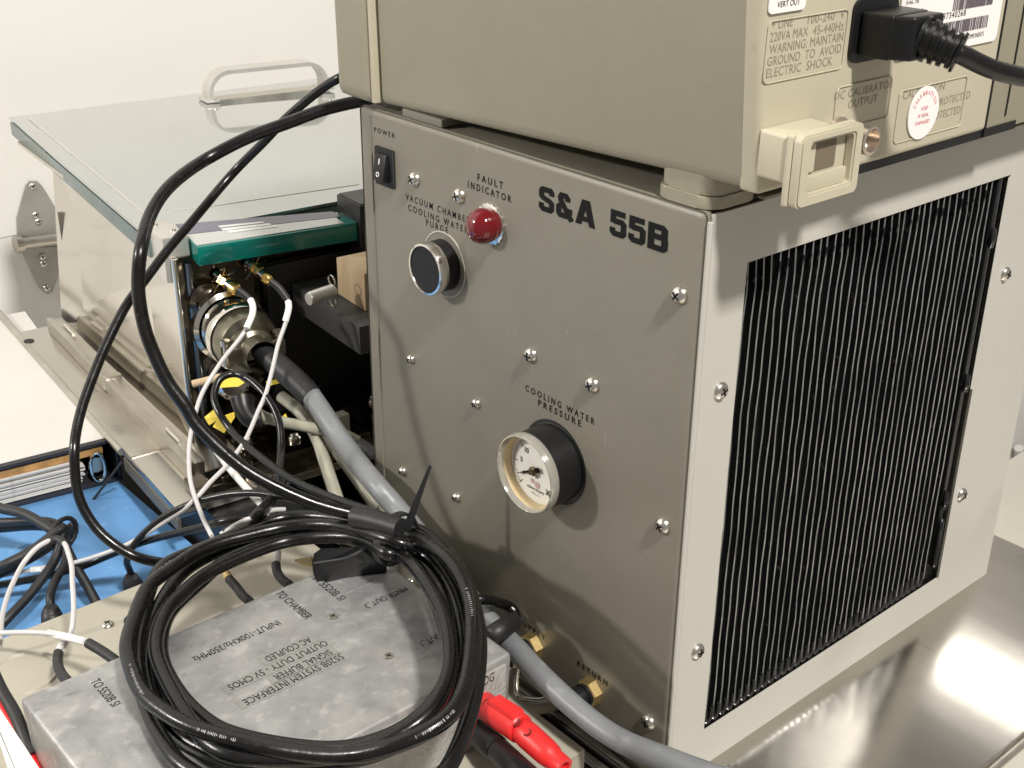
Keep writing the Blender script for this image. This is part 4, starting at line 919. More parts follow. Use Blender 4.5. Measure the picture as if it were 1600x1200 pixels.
L4 = [(-0.0691, 0.1132, 0.1067), (-0.0835, 0.0716, 0.1099), (-0.1002, 0.0439, 0.1105), (-0.1132, 0.0292, 0.1104), (-0.1300, 0.0185, 0.1091), (-0.1471, 0.0198, 0.1043), (-0.1641, 0.0322, 0.0957), (-0.1842, 0.0560, 0.0890), (-0.1981, 0.0719, 0.0890), (-0.2000, 0.0931, 0.0890), (-0.1959, 0.1227, 0.0890), (-0.1897, 0.1504, 0.0890), (-0.1800, 0.1679, 0.0890), (-0.1678, 0.1813, 0.0890), (-0.1577, 0.1869, 0.0890), (-0.1384, 0.1965, 0.0890), (-0.1051, 0.1984, 0.0890), (-0.0863, 0.1932, 0.0898), (-0.0704, 0.1709, 0.0957), (-0.0675, 0.1515, 0.1000), (-0.0697, 0.1335, 0.1028)]
L5 = [(-0.0580, 0.1345, 0.0967), (-0.0661, 0.1076, 0.0993), (-0.0757, 0.0849, 0.1006), (-0.0869, 0.0642, 0.1013), (-0.0956, 0.0494, 0.1016), (-0.1081, 0.0371, 0.1013), (-0.1254, 0.0287, 0.0994), (-0.1425, 0.0311, 0.0943), (-0.1589, 0.0470, 0.0854), (-0.1744, 0.0734, 0.0800), (-0.1852, 0.0911, 0.0800), (-0.1889, 0.1041, 0.0800), (-0.1899, 0.1241, 0.0800), (-0.1867, 0.1476, 0.0800), (-0.1800, 0.1673, 0.0800), (-0.1669, 0.1866, 0.0800), (-0.1536, 0.1961, 0.0800), (-0.1369, 0.2044, 0.0800), (-0.1193, 0.2132, 0.0800), (-0.0974, 0.2127, 0.0800), (-0.0788, 0.2063, 0.0808), (-0.0663, 0.1902, 0.0848), (-0.0621, 0.1716, 0.0888), (-0.0649, 0.1442, 0.0932)]
cc = thing('coiled_cord', 'black mains cord wound in a coil on top of the cast interface box', 'power cord', (-.12, .14, .078))
s = MB(); s.tube(L1 + L2 + L3 + L4 + L5, .0036, n=16, res=6); s.part('cord_coil', 'rubber', cc)
# faint white printing along the cord: rows of tiny strokes on the side turned to the room
s = MB(); rnd = random.Random(11); ctr_ = smooth_path(catmull(L1 + L2 + L3 + L4 + L5, 6), 5); camv = Vector(cam.location)
for i0_, i1_ in ((104, 116), (119, 124), (156, 160), (172, 178), (196, 202), (214, 220), (18, 24)):
    for i_ in range(i0_, min(i1_, len(ctr_) - 2)):
        for f_ in (.1, .35, .6, .85):
            if rnd.random() < .25: continue
            c_ = ctr_[i_].lerp(ctr_[i_ + 1], f_); t_ = (ctr_[i_ + 1] - ctr_[i_]).normalized(); n_ = camv - c_; n_ = (n_ - t_ * n_.dot(t_)).normalized(); b_ = t_.cross(n_)
            q = c_ + n_ * .00362; w2 = rnd.uniform(.0001, .00022); h2 = rnd.uniform(.00035, .0007)
            s.bm.faces.new([s.bm.verts.new(q + t_ * sx * w2 + b_ * sy * h2) for sx, sy in ((-1, -1), (1, -1), (1, 1), (-1, 1))])
s.part('cord_print', 'faint_white', cc, kind='stuff')
# its flat plug with one blade in view
pb = [Vector(v_) for v_ in ((-0.0920, 0.1696, 0.0820), (-0.0846, 0.1674, 0.0780), (-0.0610, 0.1609, 0.0800), (-0.0559, 0.1542, 0.0860), (-0.0662, 0.1595, 0.0940), (-0.0854, 0.1724, 0.0940), (-0.0904, 0.1728, 0.0920), (-0.0895, 0.1730, 0.0860))]
s = MB(); dn_ = Vector((0, 0, -.011))
poly = [pb[7], pb[1], pb[2], pb[3], pb[4], pb[5], pb[6]]
a_ = [s.bm.verts.new(v_) for v_ in poly]; b_ = [s.bm.verts.new(v_ + dn_) for v_ in poly]
s.bm.faces.new(a_); s.bm.faces.new(list(reversed(b_)))
for k in range(len(a_)): s.bm.faces.new((a_[k], a_[(k + 1) % len(a_)], b_[(k + 1) % len(a_)], b_[k]))
bmesh.ops.bevel(s.bm, geom=list(s.bm.edges), offset=.0013, segments=2, profile=.6, affect='EDGES')
pb_o = s.part('plug_body', 'black_plastic', cc)
s = MB(); s.tube([(-0.0897, 0.1727, 0.0862), (-0.0757, 0.1637, 0.0880), (-0.0687, 0.1583, 0.0925)], .0007, n=6); s.part('plug_ridge', 'rubber_matt', pb_o)
bl = [Vector(v_) for v_ in ((-0.0945, 0.1839, 0.0850), (-0.0873, 0.1770, 0.0870), (-0.0888, 0.1751, 0.0830), (-0.0927, 0.1808, 0.0830))]
s = MB(); s.hexa([v_ + Vector((0, 0, -.0011)) for v_ in bl] + bl); s.part('plug_blade', mat('old_brass', (.45, .36, .20), .3, 1.0), cc)
# cable tie round the coil
tie = thing('cable_tie', 'black cable tie with its long tail standing up from the coil', 'cable tie', (-0.0432, 0.1603, 0.0850))
tc = Vector((-0.0566, 0.1451, 0.1010)); td = (Vector((-0.0490, 0.1110, 0.1000)) - Vector((-0.0648, 0.1788, 0.1000))).normalized()
tx, ty, tz = basis(td, UP)
s = MB()
ringp = [tc + tx * math.cos(t_ / 24 * 2 * PI) * .0150 + ty * math.sin(t_ / 24 * 2 * PI) * .0135 for t_ in range(24)]
prev = None; first = None
for k, c in enumerate(ringp):
    o_ = (c - tc).normalized()
    cur = [s.bm.verts.new(c + v_) for v_ in (-td * .0022 - o_ * .0006, td * .0022 - o_ * .0006, td * .0022 + o_ * .0006, -td * .0022 + o_ * .0006)]
    if prev:
        for i in range(4): s.bm.faces.new((prev[i], prev[(i + 1) % 4], cur[(i + 1) % 4], cur[i]))
    else: first = cur
    prev = cur
for i in range(4): s.bm.faces.new((prev[i], prev[(i + 1) % 4], first[(i + 1) % 4], first[i]))
s.part('band', 'rubber_matt', tie)
t0 = Vector((-0.0500, 0.1463, 0.1005)); t1 = Vector((-0.0370, 0.1401, 0.1392))
dd = (t1 - t0).normalized(); sd = dd.cross(Vector(cam.location) - t0).normalized(); nn = sd.cross(dd)
s = MB(); s.hexa([t0 - sd * .0024 - nn * .0006, t0 + sd * .0024 - nn * .0006, t0 + sd * .0024 + nn * .0006, t0 - sd * .0024 + nn * .0006, t1 - sd * .0008 - nn * .0005, t1 + sd * .0008 - nn * .0005, t1 + sd * .0008 + nn * .0005, t1 - sd * .0008 + nn * .0005]); s.part('tail', 'rubber_matt', tie)
s = MB(); h_ = t0 - dd * .004; s.hexa([h_ - sd * .0038 - nn * .0024 - dd * .003, h_ + sd * .0038 - nn * .0024 - dd * .003, h_ + sd * .0038 + nn * .0024 - dd * .003, h_ - sd * .0038 + nn * .0024 - dd * .003, h_ - sd * .0036 - nn * .0022 + dd * .003, h_ + sd * .0036 - nn * .0022 + dd * .003, h_ + sd * .0036 + nn * .0022 + dd * .003, h_ - sd * .0036 + nn * .0022 + dd * .003], bev=.0006); s.part('tie_head', 'rubber_matt', tie)
sl = [(-0.0694, 0.1635, 0.1105), (-0.0662, 0.1554, 0.1115), (-0.0631, 0.1467, 0.1121), (-0.0597, 0.1364, 0.1125)]
s = MB(); s.tube(sl, .0056, n=18); o = s.part('shrink_sleeve', 'rubber_matt'); tag(o, 'dull grey black sleeve on the cord just left of the cable tie', 'sleeve')

cable('black_cable', [(0.0733, 0.3000, 0.2774), (0.0442, 0.2850, 0.2887), (0.0242, 0.2720, 0.2942), (0.0162, 0.2773, 0.2930), (0.0014, 0.2862, 0.2892), (-0.0145, 0.2946, 0.2832), (-0.0345, 0.3053, 0.2760), (-0.0549, 0.3145, 0.2659), (-0.0741, 0.3071, 0.2619), (-0.0914, 0.2979, 0.2566), (-0.1072, 0.2849, 0.2489), (-0.1210, 0.2677, 0.2398), (-0.1248, 0.2660, 0.2274), (-0.1270, 0.2635, 0.2165), (-0.1282, 0.2589, 0.2024), (-0.1274, 0.2530, 0.1892), (-0.1251, 0.2454, 0.1749), (-0.1208, 0.2368, 0.1629), (-0.1187, 0.2311, 0.1537), (-0.1109, 0.2190, 0.1399), (-0.1028, 0.2085, 0.1297), (-0.0908, 0.1954, 0.1200), (-0.0782, 0.1829, 0.1123), (-0.0620, 0.1687, 0.1060), (-0.0564, 0.1611, 0.1050)], .0035, 'rubber', 'thick glossy black cable looping from behind the oscilloscope down to the coil', group=None)
cable('black_cable', [(0.0701, 0.3200, 0.3090), (0.0422, 0.3000, 0.3086), (0.0187, 0.2850, 0.3070), (0.0127, 0.2979, 0.2992), (0.0011, 0.3204, 0.2797), (-0.0073, 0.3356, 0.2630), (-0.0191, 0.3559, 0.2413), (-0.0545, 0.3429, 0.2221), (-0.0751, 0.3351, 0.2115), (-0.0960, 0.3254, 0.1998), (-0.1123, 0.3176, 0.1908), (-0.1321, 0.3062, 0.1743), (-0.1465, 0.2960, 0.1612), (-0.1556, 0.2887, 0.1524), (-0.1629, 0.2812, 0.1444), (-0.1680, 0.2741, 0.1376), (-0.1712, 0.2697, 0.1235), (-0.1721, 0.2645, 0.1118), (-0.1694, 0.2562, 0.0998), (-0.1639, 0.2475, 0.0911), (-0.1571, 0.2392, 0.0853), (-0.1454, 0.2365, 0.0781), (-0.1320, 0.2345, 0.0738), (-0.1166, 0.2344, 0.0740), (-0.0980, 0.2323, 0.0740)], .0027, 'rubber', 'thinner black cable hanging in the widest loop at the far left', group=None)
cable('black_cable', [(-0.0806, 0.2403, 0.0800), (-0.0634, 0.2572, 0.0802), (-0.0538, 0.2685, 0.0812), (-0.0385, 0.2889, 0.0837), (-0.0305, 0.3012, 0.0954), (-0.0275, 0.3132, 0.1040), (-0.0277, 0.3272, 0.1112), (-0.0301, 0.3397, 0.1154), (-0.0338, 0.3489, 0.1159), (-0.0418, 0.3503, 0.1151), (-0.0474, 0.3482, 0.1109), (-0.0517, 0.3432, 0.1052), (-0.0532, 0.3343, 0.0988), (-0.0526, 0.3209, 0.0918), (-0.0539, 0.2987, 0.0902), (-0.0546, 0.2784, 0.0898), (-0.0552, 0.2496, 0.0903), (-0.0543, 0.2217, 0.0938), (-0.0533, 0.1947, 0.0986), (-0.0526, 0.1694, 0.1040), (-0.0498, 0.1577, 0.1040)], .0023, 'rubber', 'medium black cable looping round the yellow tabbed socket')
cable('black_cable', [(-0.0441, 0.1978, 0.0880), (-0.0586, 0.2277, 0.0861), (-0.0705, 0.2524, 0.0850), (-0.0803, 0.2685, 0.0819), (-0.0891, 0.2811, 0.0770), (-0.0988, 0.2938, 0.0702), (-0.1091, 0.3056, 0.0608), (-0.1163, 0.3129, 0.0522), (-0.1231, 0.3192, 0.0426), (-0.1271, 0.3222, 0.0350), (-0.1273, 0.3291, 0.0244), (-0.1247, 0.3327, 0.0149), (-0.1221, 0.3360, 0.0060)], .0021, 'rubber', 'thin black cable arching over to a plug behind the beige enclosure')
cable('black_cable', [(-0.0698, 0.2528, 0.0700), (-0.0904, 0.2636, 0.0700), (-0.0988, 0.2811, 0.0603), (-0.1067, 0.2976, 0.0517), (-0.1148, 0.3139, 0.0431), (-0.1216, 0.3267, 0.0355), (-0.1343, 0.3492, 0.0200), (-0.1481, 0.3573, 0.0143), (-0.1677, 0.3705, 0.0089), (-0.1870, 0.3843, 0.0050), (-0.1996, 0.3938, 0.0027)], .0023, 'rubber', 'thin black cable running left under the grey white one')
cable('black_cable', [(-0.0468, 0.2757, 0.0746), (-0.0598, 0.2611, 0.0788), (-0.0730, 0.2456, 0.0835), (-0.0882, 0.2295, 0.0900), (-0.0931, 0.2283, 0.0880)], .0032, 'rubber', 'short thick black cable stub crossing above the coil')
cable('black_cable', [(-0.0371, 0.1080, 0.0750), (-0.0300, 0.1036, 0.0730), (-0.0120, 0.1092, 0.0590), (-0.0090, 0.1059, 0.0553), (-0.0090, 0.1042, 0.0508), (-0.0130, 0.1038, 0.0488), (-0.0240, 0.0977, 0.0545)], .0028, 'rubber', 'short black cable bending round the grey hose beside the word supply')
sl = [(-0.0180, 0.0970, 0.0574), (-0.0335, 0.0867, 0.0664), (-0.0400, 0.0875, 0.0646), (-0.0400, 0.0957, 0.0560)]
s = MB(); s.tube(sl, .0052, n=18); o = s.part('black_sleeve', 'rubber_matt'); tag(o, 'black sleeve wrapped across the grey hose by the cast box', 'sleeve')

# grey hose
gh = thing('grey_hose', 'thick grey cable running from the chamber connector down past the pressure gauge cabinet', 'hose', (-0.0200, 0.1172, 0.0492))
s = MB(); s.tube([(0.0051, 0.3282, 0.1018), (0.0016, 0.2999, 0.0922), (-0.0022, 0.2715, 0.0832), (-0.0180, 0.2195, 0.0873), (-0.0140, 0.2024, 0.0755), (-0.0165, 0.1588, 0.0622), (-0.0240, 0.1124, 0.0545), (-0.0286, 0.0848, 0.0551), (-0.0340, 0.0605, 0.0557), (-0.0351, 0.0414, 0.0534), (-0.0360, 0.0180, 0.0520), (-0.0341, -0.0014, 0.0514), (-0.0300, -0.0237, 0.0543), (-0.0221, -0.0436, 0.0537), (-0.0120, -0.0679, 0.0546)], lambda t: .0067 - .0010 * min(1, t * 1.5) + .0001 * math.sin(t * 23), n=24); s.part('hose', 'grey_hose', gh)
s = MB(); s.tube([(-0.0029, 0.3672, 0.1179), (-0.0013, 0.3568, 0.1136), (0.0006, 0.3449, 0.1090), (0.0025, 0.3330, 0.1045), (0.0040, 0.3200, 0.0988)], lambda t: .0074 + .0006 * math.sin(t * 3), n=24); s.part('boot', 'rubber_matt', gh)
s = MB(); s.tube([(0.0116, 0.3562, 0.0971), (0.0148, 0.3391, 0.0859), (0.0143, 0.3242, 0.0730), (0.0084, 0.2763, 0.0587), (-0.0053, 0.2294, 0.0584)], .0062, n=12); s.part('inner_line', 'clear_tube', gh)

# white coax leads
def coax(pts, label, sleeves=(), r=.0014):
    t = thing('coax_lead', label, 'cable', pts[0], 0, 'grey white coax leads')
    s = MB(); s.tube(pts, r, n=12); s.part('lead', 'white_cable', t)
    for sp, rr, mm, nm in sleeves:
        s = MB(); s.tube(sp, rr, n=12); s.part(nm, mm, t)
    return t
coax([(-0.0136, 0.3581, 0.1589), (-0.0132, 0.3551, 0.1566), (-0.0151, 0.3518, 0.1521), (-0.0194, 0.3493, 0.1466), (-0.0279, 0.3476, 0.1390), (-0.0401, 0.3467, 0.1300), (-0.0510, 0.3448, 0.1207), (-0.0618, 0.3402, 0.1125), (-0.0718, 0.3325, 0.1024), (-0.0800, 0.3245, 0.0930), (-0.0859, 0.3160, 0.0845), (-0.0934, 0.3005, 0.0795), (-0.0988, 0.2834, 0.0753), (-0.1028, 0.2682, 0.0723), (-0.1059, 0.2541, 0.0700)], 'white coax lead falling from the left gold connector in one long curve',
     (([(-0.0175, 0.3648, 0.1639), (-0.0154, 0.3616, 0.1617), (-0.0136, 0.3581, 0.1589)], .0023, 'rubber_matt', 'boot'), ([(-0.0140, 0.3558, 0.1592), (-0.0147, 0.3519, 0.1563), (-0.0176, 0.3483, 0.1520), (-0.0243, 0.3447, 0.1459)], .0021, 'white_sleeve', 'sleeve')))
coax([(0.0047, 0.3421, 0.1587), (0.0041, 0.3393, 0.1554), (-0.0012, 0.3356, 0.1470), (-0.0098, 0.3320, 0.1361), (-0.0175, 0.3270, 0.1246), (-0.0272, 0.3213, 0.1106), (-0.0346, 0.3191, 0.1022), (-0.0500, 0.3082, 0.0925), (-0.0605, 0.3030, 0.0876), (-0.0708, 0.2985, 0.0835), (-0.0838, 0.2942, 0.0796), (-0.0955, 0.2895, 0.0756), (-0.1032, 0.2975, 0.0649), (-0.1124, 0.3078, 0.0549), (-0.1255, 0.3224, 0.0406), (-0.1381, 0.3379, 0.0300), (-0.1470, 0.3527, 0.0213), (-0.1549, 0.3661, 0.0146), (-0.1663, 0.3861, 0.0060), (-0.1821, 0.3938, 0.0050), (-0.1932, 0.3995, 0.0050)], 'white coax lead from the right gold connector crossing down to the left edge',
     (([(-0.0002, 0.3527, 0.1689), (0.0027, 0.3480, 0.1652), (0.0047, 0.3421, 0.1587)], .0024, 'rubber_matt', 'boot'), ([(0.0038, 0.3399, 0.1587), (0.0027, 0.3378, 0.1545), (-0.0014, 0.3360, 0.1474)], .0021, 'white_sleeve', 'sleeve'), ([(-0.1478, 0.3681, 0.0120), (-0.1573, 0.3761, 0.0091), (-0.1668, 0.3846, 0.0070)], .0021, 'white_sleeve', 'sleeve')))
coax([(-0.2222, 0.2794, 0.0360), (-0.2201, 0.2804, 0.0407), (-0.2168, 0.2832, 0.0500), (-0.2114, 0.2861, 0.0592), (-0.2050, 0.2876, 0.0678), (-0.1987, 0.2883, 0.0750), (-0.1911, 0.2909, 0.0786), (-0.1846, 0.2916, 0.0801), (-0.1787, 0.2911, 0.0800), (-0.1780, 0.2824, 0.0807), (-0.1799, 0.2733, 0.0795), (-0.1827, 0.2632, 0.0780), (-0.1862, 0.2560, 0.0732), (-0.1911, 0.2453, 0.0662), (-0.1966, 0.2364, 0.0600), (-0.1997, 0.2365, 0.0550), (-0.2023, 0.2371, 0.0515), (-0.2050, 0.2376, 0.0480)], 'white coax lead bent over in a sharp peak at the far left',
     (([(-0.1840, 0.2926, 0.0790), (-0.1788, 0.2908, 0.0802), (-0.1776, 0.2835, 0.0800)], .0022, 'rubber_matt', 'bend_sleeve'), ([(-0.1981, 0.2415, 0.0530), (-0.2014, 0.2395, 0.0505), (-0.2050, 0.2376, 0.0480)], .0023, 'white_sleeve', 'sleeve'), ([(-0.2054, 0.2373, 0.0480), (-0.2100, 0.2263, 0.0507), (-0.2134, 0.2140, 0.0538), (-0.2154, 0.2002, 0.0580), (-0.2146, 0.1939, 0.0580)], .0026, 'rubber_matt', 'boot')))
coax([(-0.2305, 0.2763, 0.0500), (-0.2227, 0.2704, 0.0500), (-0.2141, 0.2559, 0.0545), (-0.2066, 0.2424, 0.0578), (-0.2011, 0.2309, 0.0592), (-0.1966, 0.2209, 0.0600)], 'white coax lead lying level at the left edge into the cast box',
     (([(-0.2063, 0.2453, 0.0560), (-0.2013, 0.2304, 0.0596), (-0.1975, 0.2181, 0.0620)], .0021, 'white_sleeve', 'sleeve'), ([(-0.1967, 0.2161, 0.0620), (-0.1948, 0.2036, 0.0632), (-0.1935, 0.1918, 0.0640), (-0.1933, 0.1864, 0.0640)], .0026, 'rubber_matt', 'boot')))
coax([(-0.1061, 0.2417, 0.0520), (-0.1079, 0.2347, 0.0530), (-0.1087, 0.2312, 0.0530)], 'short lead with a bare brass end seen through the coil',
     (([(-0.1083, 0.2333, 0.0530), (-0.1104, 0.2222, 0.0551), (-0.1134, 0.2091, 0.0574), (-0.1152, 0.1981, 0.0600)], .0026, 'rubber_matt', 'boot'), ([(-0.1065, 0.2396, 0.0520), (-0.1083, 0.2333, 0.0530)], .0026, 'brass', 'ferrule')))
coax([(-0.0748, 0.2358, 0.0620), (-0.0787, 0.2304, 0.0602), (-0.0837, 0.2237, 0.0580)], 'short white lead seen through the coil left of the flat plug',
     (([(-0.0782, 0.2305, 0.0600), (-0.0842, 0.2224, 0.0580)], .0021, 'white_sleeve', 'sleeve'), ([(-0.0844, 0.2226, 0.0580), (-0.0882, 0.2150, 0.0584), (-0.0909, 0.2050, 0.0597), (-0.0923, 0.1953, 0.0620)], .0026, 'rubber_matt', 'boot')))
coax([(-0.1032, 0.2483, 0.0730), (-0.0937, 0.2448, 0.0780), (-0.0834, 0.2426, 0.0800), (-0.0732, 0.2423, 0.0800), (-0.0656, 0.2412, 0.0780)], 'white coax lead just above the top of the coil', (([(-0.1012, 0.2482, 0.0735), (-0.0961, 0.2466, 0.0760)], .0022, 'rubber_matt', 'bend_sleeve'),))

# bundle of black leads at the left edge
BG = 'black leads tied in a bundle on the blue mat'
bund = [
 ([(-0.1729, 0.4548, 0.0300), (-0.1650, 0.4313, 0.0300), (-0.1581, 0.4130, 0.0324), (-0.1541, 0.3984, 0.0320), (-0.1507, 0.3839, 0.0309), (-0.1484, 0.3731, 0.0300)], .0033),
 ([(-0.1790, 0.4428, 0.0200), (-0.1666, 0.4314, 0.0200), (-0.1532, 0.4113, 0.0251), (-0.1450, 0.3979, 0.0272), (-0.1408, 0.3869, 0.0250), (-0.1418, 0.3800, 0.0240)], .0028),
 ([(-0.1781, 0.4499, 0.0100), (-0.1648, 0.4407, 0.0100), (-0.1523, 0.4215, 0.0160), (-0.1433, 0.4061, 0.0188), (-0.1391, 0.3962, 0.0180)], .0028),
 ([(-0.1995, 0.3906, 0.0100), (-0.1862, 0.3799, 0.0200), (-0.1737, 0.3770, 0.0236), (-0.1641, 0.3754, 0.0273), (-0.1541, 0.3744, 0.0321), (-0.1475, 0.3735, 0.0350), (-0.1435, 0.3768, 0.0300)], .0031),
 ([(-0.1972, 0.4016, 0.0000), (-0.1835, 0.3920, 0.0080), (-0.1716, 0.3862, 0.0134), (-0.1598, 0.3809, 0.0196), (-0.1493, 0.3771, 0.0265), (-0.1445, 0.3756, 0.0300), (-0.1414, 0.3789, 0.0300)], .0031),
 ([(-0.2145, 0.3434, 0.0000), (-0.2020, 0.3454, 0.0030), (-0.1964, 0.3460, 0.0060), (-0.1804, 0.3532, 0.0105), (-0.1668, 0.3605, 0.0155), (-0.1571, 0.3666, 0.0200), (-0.1512, 0.3705, 0.0268), (-0.1471, 0.3736, 0.0320)], .0029),
 ([(-0.1742, 0.3350, 0.0050), (-0.1725, 0.3403, 0.0120), (-0.1649, 0.3495, 0.0162), (-0.1550, 0.3573, 0.0200), (-0.1497, 0.3655, 0.0239), (-0.1452, 0.3745, 0.0280)], .0026),
 ([(-0.1470, 0.3775, 0.0240), (-0.1477, 0.3678, 0.0192), (-0.1482, 0.3587, 0.0150), (-0.1474, 0.3486, 0.0081), (-0.1469, 0.3367, -0.0004), (-0.1465, 0.3300, -0.0050)], .0031)]
lbls = ['uppermost black lead of the bundle entering from the left edge', 'second black lead of the bundle entering from the left edge', 'lowest black lead entering the knot from the left edge',
        'black lead leaving the knot down to the left edge, upper of the pair', 'black lead leaving the knot down to the left edge, lower of the pair', 'black lead curling steeply down from the knot to the enclosure corner',
        'black lead from the knot ending in a boot behind the beige enclosure', 'thick black lead running from the knot down behind the enclosure']
for (pts, r_), lb_ in zip(bund, lbls): cable('black_lead', pts, r_, 'rubber_matt', lb_, group=BG)
s = MB(); kc_ = Vector((-0.1455, 0.3787, 0.0280)); kd = (Vector((-0.1170, 0.4065, 0.0200)) - kc_).normalized()
s.tube([kc_ + Vector((math.cos(t_ / 16 * 2 * PI) * .010, 0, math.sin(t_ / 16 * 2 * PI) * .010)) + Vector((0, math.cos(t_ / 16 * 2 * PI) * .004, 0)) for t_ in range(16)], .0016, closed=True, n=8, raw=True)
tb = s.part('tie_band', 'rubber_matt')
tag(tb, 'black cable tie knotted round the bundle at the left with a long thin tail', 'cable tie')
s = MB(); s.tube([(-0.1414, 0.3789, 0.0300), (-0.1050, 0.4700, -0.0213), (-0.0880, 0.4694, -0.0070), (-0.0750, 0.4467, 0.0256)], .0010, n=6, squash=.5); s.part('tie_tail', 'rubber_matt', tb)
s = MB(); s.tube([(-0.1426, 0.3780, 0.0300), (-0.1090, 0.4644, -0.0193), (-0.1050, 0.4681, -0.0189)], .0026, n=6); s.part('tie_head', 'rubber_matt', tb)
for (c_, lb_) in ((([(-0.1754, 0.3316, 0.0120), (-0.1761, 0.3311, 0.0080), (-0.1766, 0.3290, 0.0030), (-0.1746, 0.3315, -0.0040)]), 'black plug boot behind the enclosure edge at the left'), (([(-0.1246, 0.3310, 0.0120), (-0.1249, 0.3318, 0.0070), (-0.1228, 0.3326, 0.0000), (-0.1207, 0.3349, -0.0060)]), 'black plug boot behind the enclosure edge beside the coil')):
    s = MB(); s.tube(c_, lambda t: .0040 + .0028 * math.sin(min(1, t * 1.3) * PI / 2), n=18); o = s.part('plug_boot', 'rubber_matt'); tag(o, lb_, 'plug', 'plug boots behind the enclosure')

# yellow tabbed socket and small hoses in the dark gap
so = thing('socket', 'round metal socket with yellow tabs low on the chamber front', 'socket', toW((0.0359, 0.0000, 0.0297)))
s0 = Vector(toW((0.0333, -0.0010, 0.0379))); s1 = Vector((-0.0330, 0.3405, 0.1035)); sd_ = s1 - s0
s = MB(); s.lathe(s0, sd_, [(.0115, -.002), (.0120, .004), (.0095, .006), (.0095, .014), (.0105, .015), (.0105, .022), (.0085, .024), (.0080, .016), (0, .016)], n=32); s.part('ring', 'mirror_steel', so)
s = MB(); s.tube([(-0.0362, 0.3364, 0.1042), (-0.0380, 0.3309, 0.0988), (-0.0374, 0.3240, 0.0945), (-0.0329, 0.3201, 0.0946)], lambda t: .0075 - .0025 * t, n=16); s.part('elbow_plug', 'black_plastic', so)
def flap(pxs, nm, mm, parent, th=.0006):
    vs = [Vector(v_) for v_ in pxs]; n_ = (vs[1] - vs[0]).cross(vs[2] - vs[0]).normalized() * th
    s = MB(); a_ = [s.bm.verts.new(v_) for v_ in vs]; b_ = [s.bm.verts.new(v_ + n_) for v_ in vs]
    s.bm.faces.new(a_); s.bm.faces.new(list(reversed(b_)))
    for k in range(len(a_)): s.bm.faces.new((a_[k], a_[(k + 1) % len(a_)], b_[(k + 1) % len(a_)], b_[k]))
    return s.part(nm, mm, parent)
flap([(-0.0347, 0.3685, 0.0992), (-0.0328, 0.3694, 0.1033), (-0.0290, 0.3676, 0.1056), (-0.0243, 0.3635, 0.1056), (-0.0215, 0.3590, 0.1023), (-0.0253, 0.3609, 0.1000)], 'yellow_tab', 'yellow', so)
flap([(-0.0555, 0.3521, 0.0908), (-0.0483, 0.3493, 0.0964), (-0.0513, 0.3367, 0.0955), (-0.0546, 0.3486, 0.0865)], 'yellow_tab', 'yellow', so)
flap([(-0.0549, 0.3423, 0.0877), (-0.0523, 0.3374, 0.0951), (-0.0445, 0.3324, 0.0981), (-0.0450, 0.3312, 0.0955), (-0.0528, 0.3324, 0.0864)], 'yellow_tab', 'yellow', so)
flap([(-0.0156, 0.3285, 0.0853), (-0.0114, 0.3272, 0.0890), (-0.0111, 0.3237, 0.0838), (-0.0144, 0.3248, 0.0808)], 'yellow_tab', 'yellow', so)
flap([(-0.0087, 0.3544, 0.1010), (0.0015, 0.3470, 0.1034), (0.0010, 0.3458, 0.1008), (-0.0085, 0.3526, 0.0984)], 'yellow_tab', 'yellow', so)
cable('clear_hose', [(-0.0288, 0.3304, 0.0933), (-0.0234, 0.3235, 0.0898), (-0.0135, 0.3133, 0.0873), (-0.0007, 0.3002, 0.0842), (0.0079, 0.2915, 0.0821), (0.0142, 0.2832, 0.0778)], .0036, 'clear_tube', 'pale clear hose running right from the yellow tabbed socket', 'hose')
cable('clear_hose', [(0.0010, 0.3522, 0.0877), (0.0014, 0.3297, 0.0844), (-0.0030, 0.3047, 0.0772), (-0.0112, 0.2820, 0.0689), (-0.0193, 0.2598, 0.0612), (-0.0248, 0.2452, 0.0564)], .0042, 'clear_tube', 'cloudy clear hose dropping behind the grey hose', 'hose')
cable('clear_hose', [(0.0393, 0.3332, 0.0519), (0.0404, 0.3195, 0.0517), (0.0409, 0.3017, 0.0507)], .0040, 'grey_hose', 'short grey hose reaching behind the cabinet edge', 'hose')
cable('white_strip', [(-0.0578, 0.3500, 0.0843), (-0.0638, 0.3180, 0.0790), (-0.0678, 0.2845, 0.0762), (-0.0730, 0.2399, 0.0747)], .0022, 'white_paper', 'flat white strip slanting down beside the black cables', 'strip', res=6)
s = MB(); s.tube([(-0.0411, 0.3934, 0.0948), (-0.0258, 0.3828, 0.0992)], .0026, raw=True, n=10); o = s.part('brass_rod', 'wood'); tag(o, 'thin tan rod across the chamber front above the yellow tabs', 'rod')
q = Vector((0.0224, 0.3155, 0.0705)); s = MB(); s.box(q.x - .0035, q.x + .0045, q.y - .004, q.y + .004, q.z - .014, q.z + .012, bev=.0006); o = s.part('small_post', 'beige_box'); tag(o, 'small square beige post in the dark gap beside the grey hose', 'post')
gm = thing('dark_machinery', 'dark oily metal blocks below the chamber front', 'machinery', toW((.08, -.06, -.03)), YAW)
for k, (x0, x1, y0, y1, z0, z1) in enumerate(((.012, .060, -.078, -.030, 0, .014), (.066, .104, -.074, -.040, .0, .010), (.030, .075, -.028, -.004, 0, .010), (.110, .150, -.065, -.03, 0, .018), (-.030, .005, -.082, -.060, 0, .008))):
    s = MB(); s.box(x0, x1, y0, y1, z0, z1, bev=.0012); part_l(s, 'block', bpy.data.materials['front_steel'], gm)
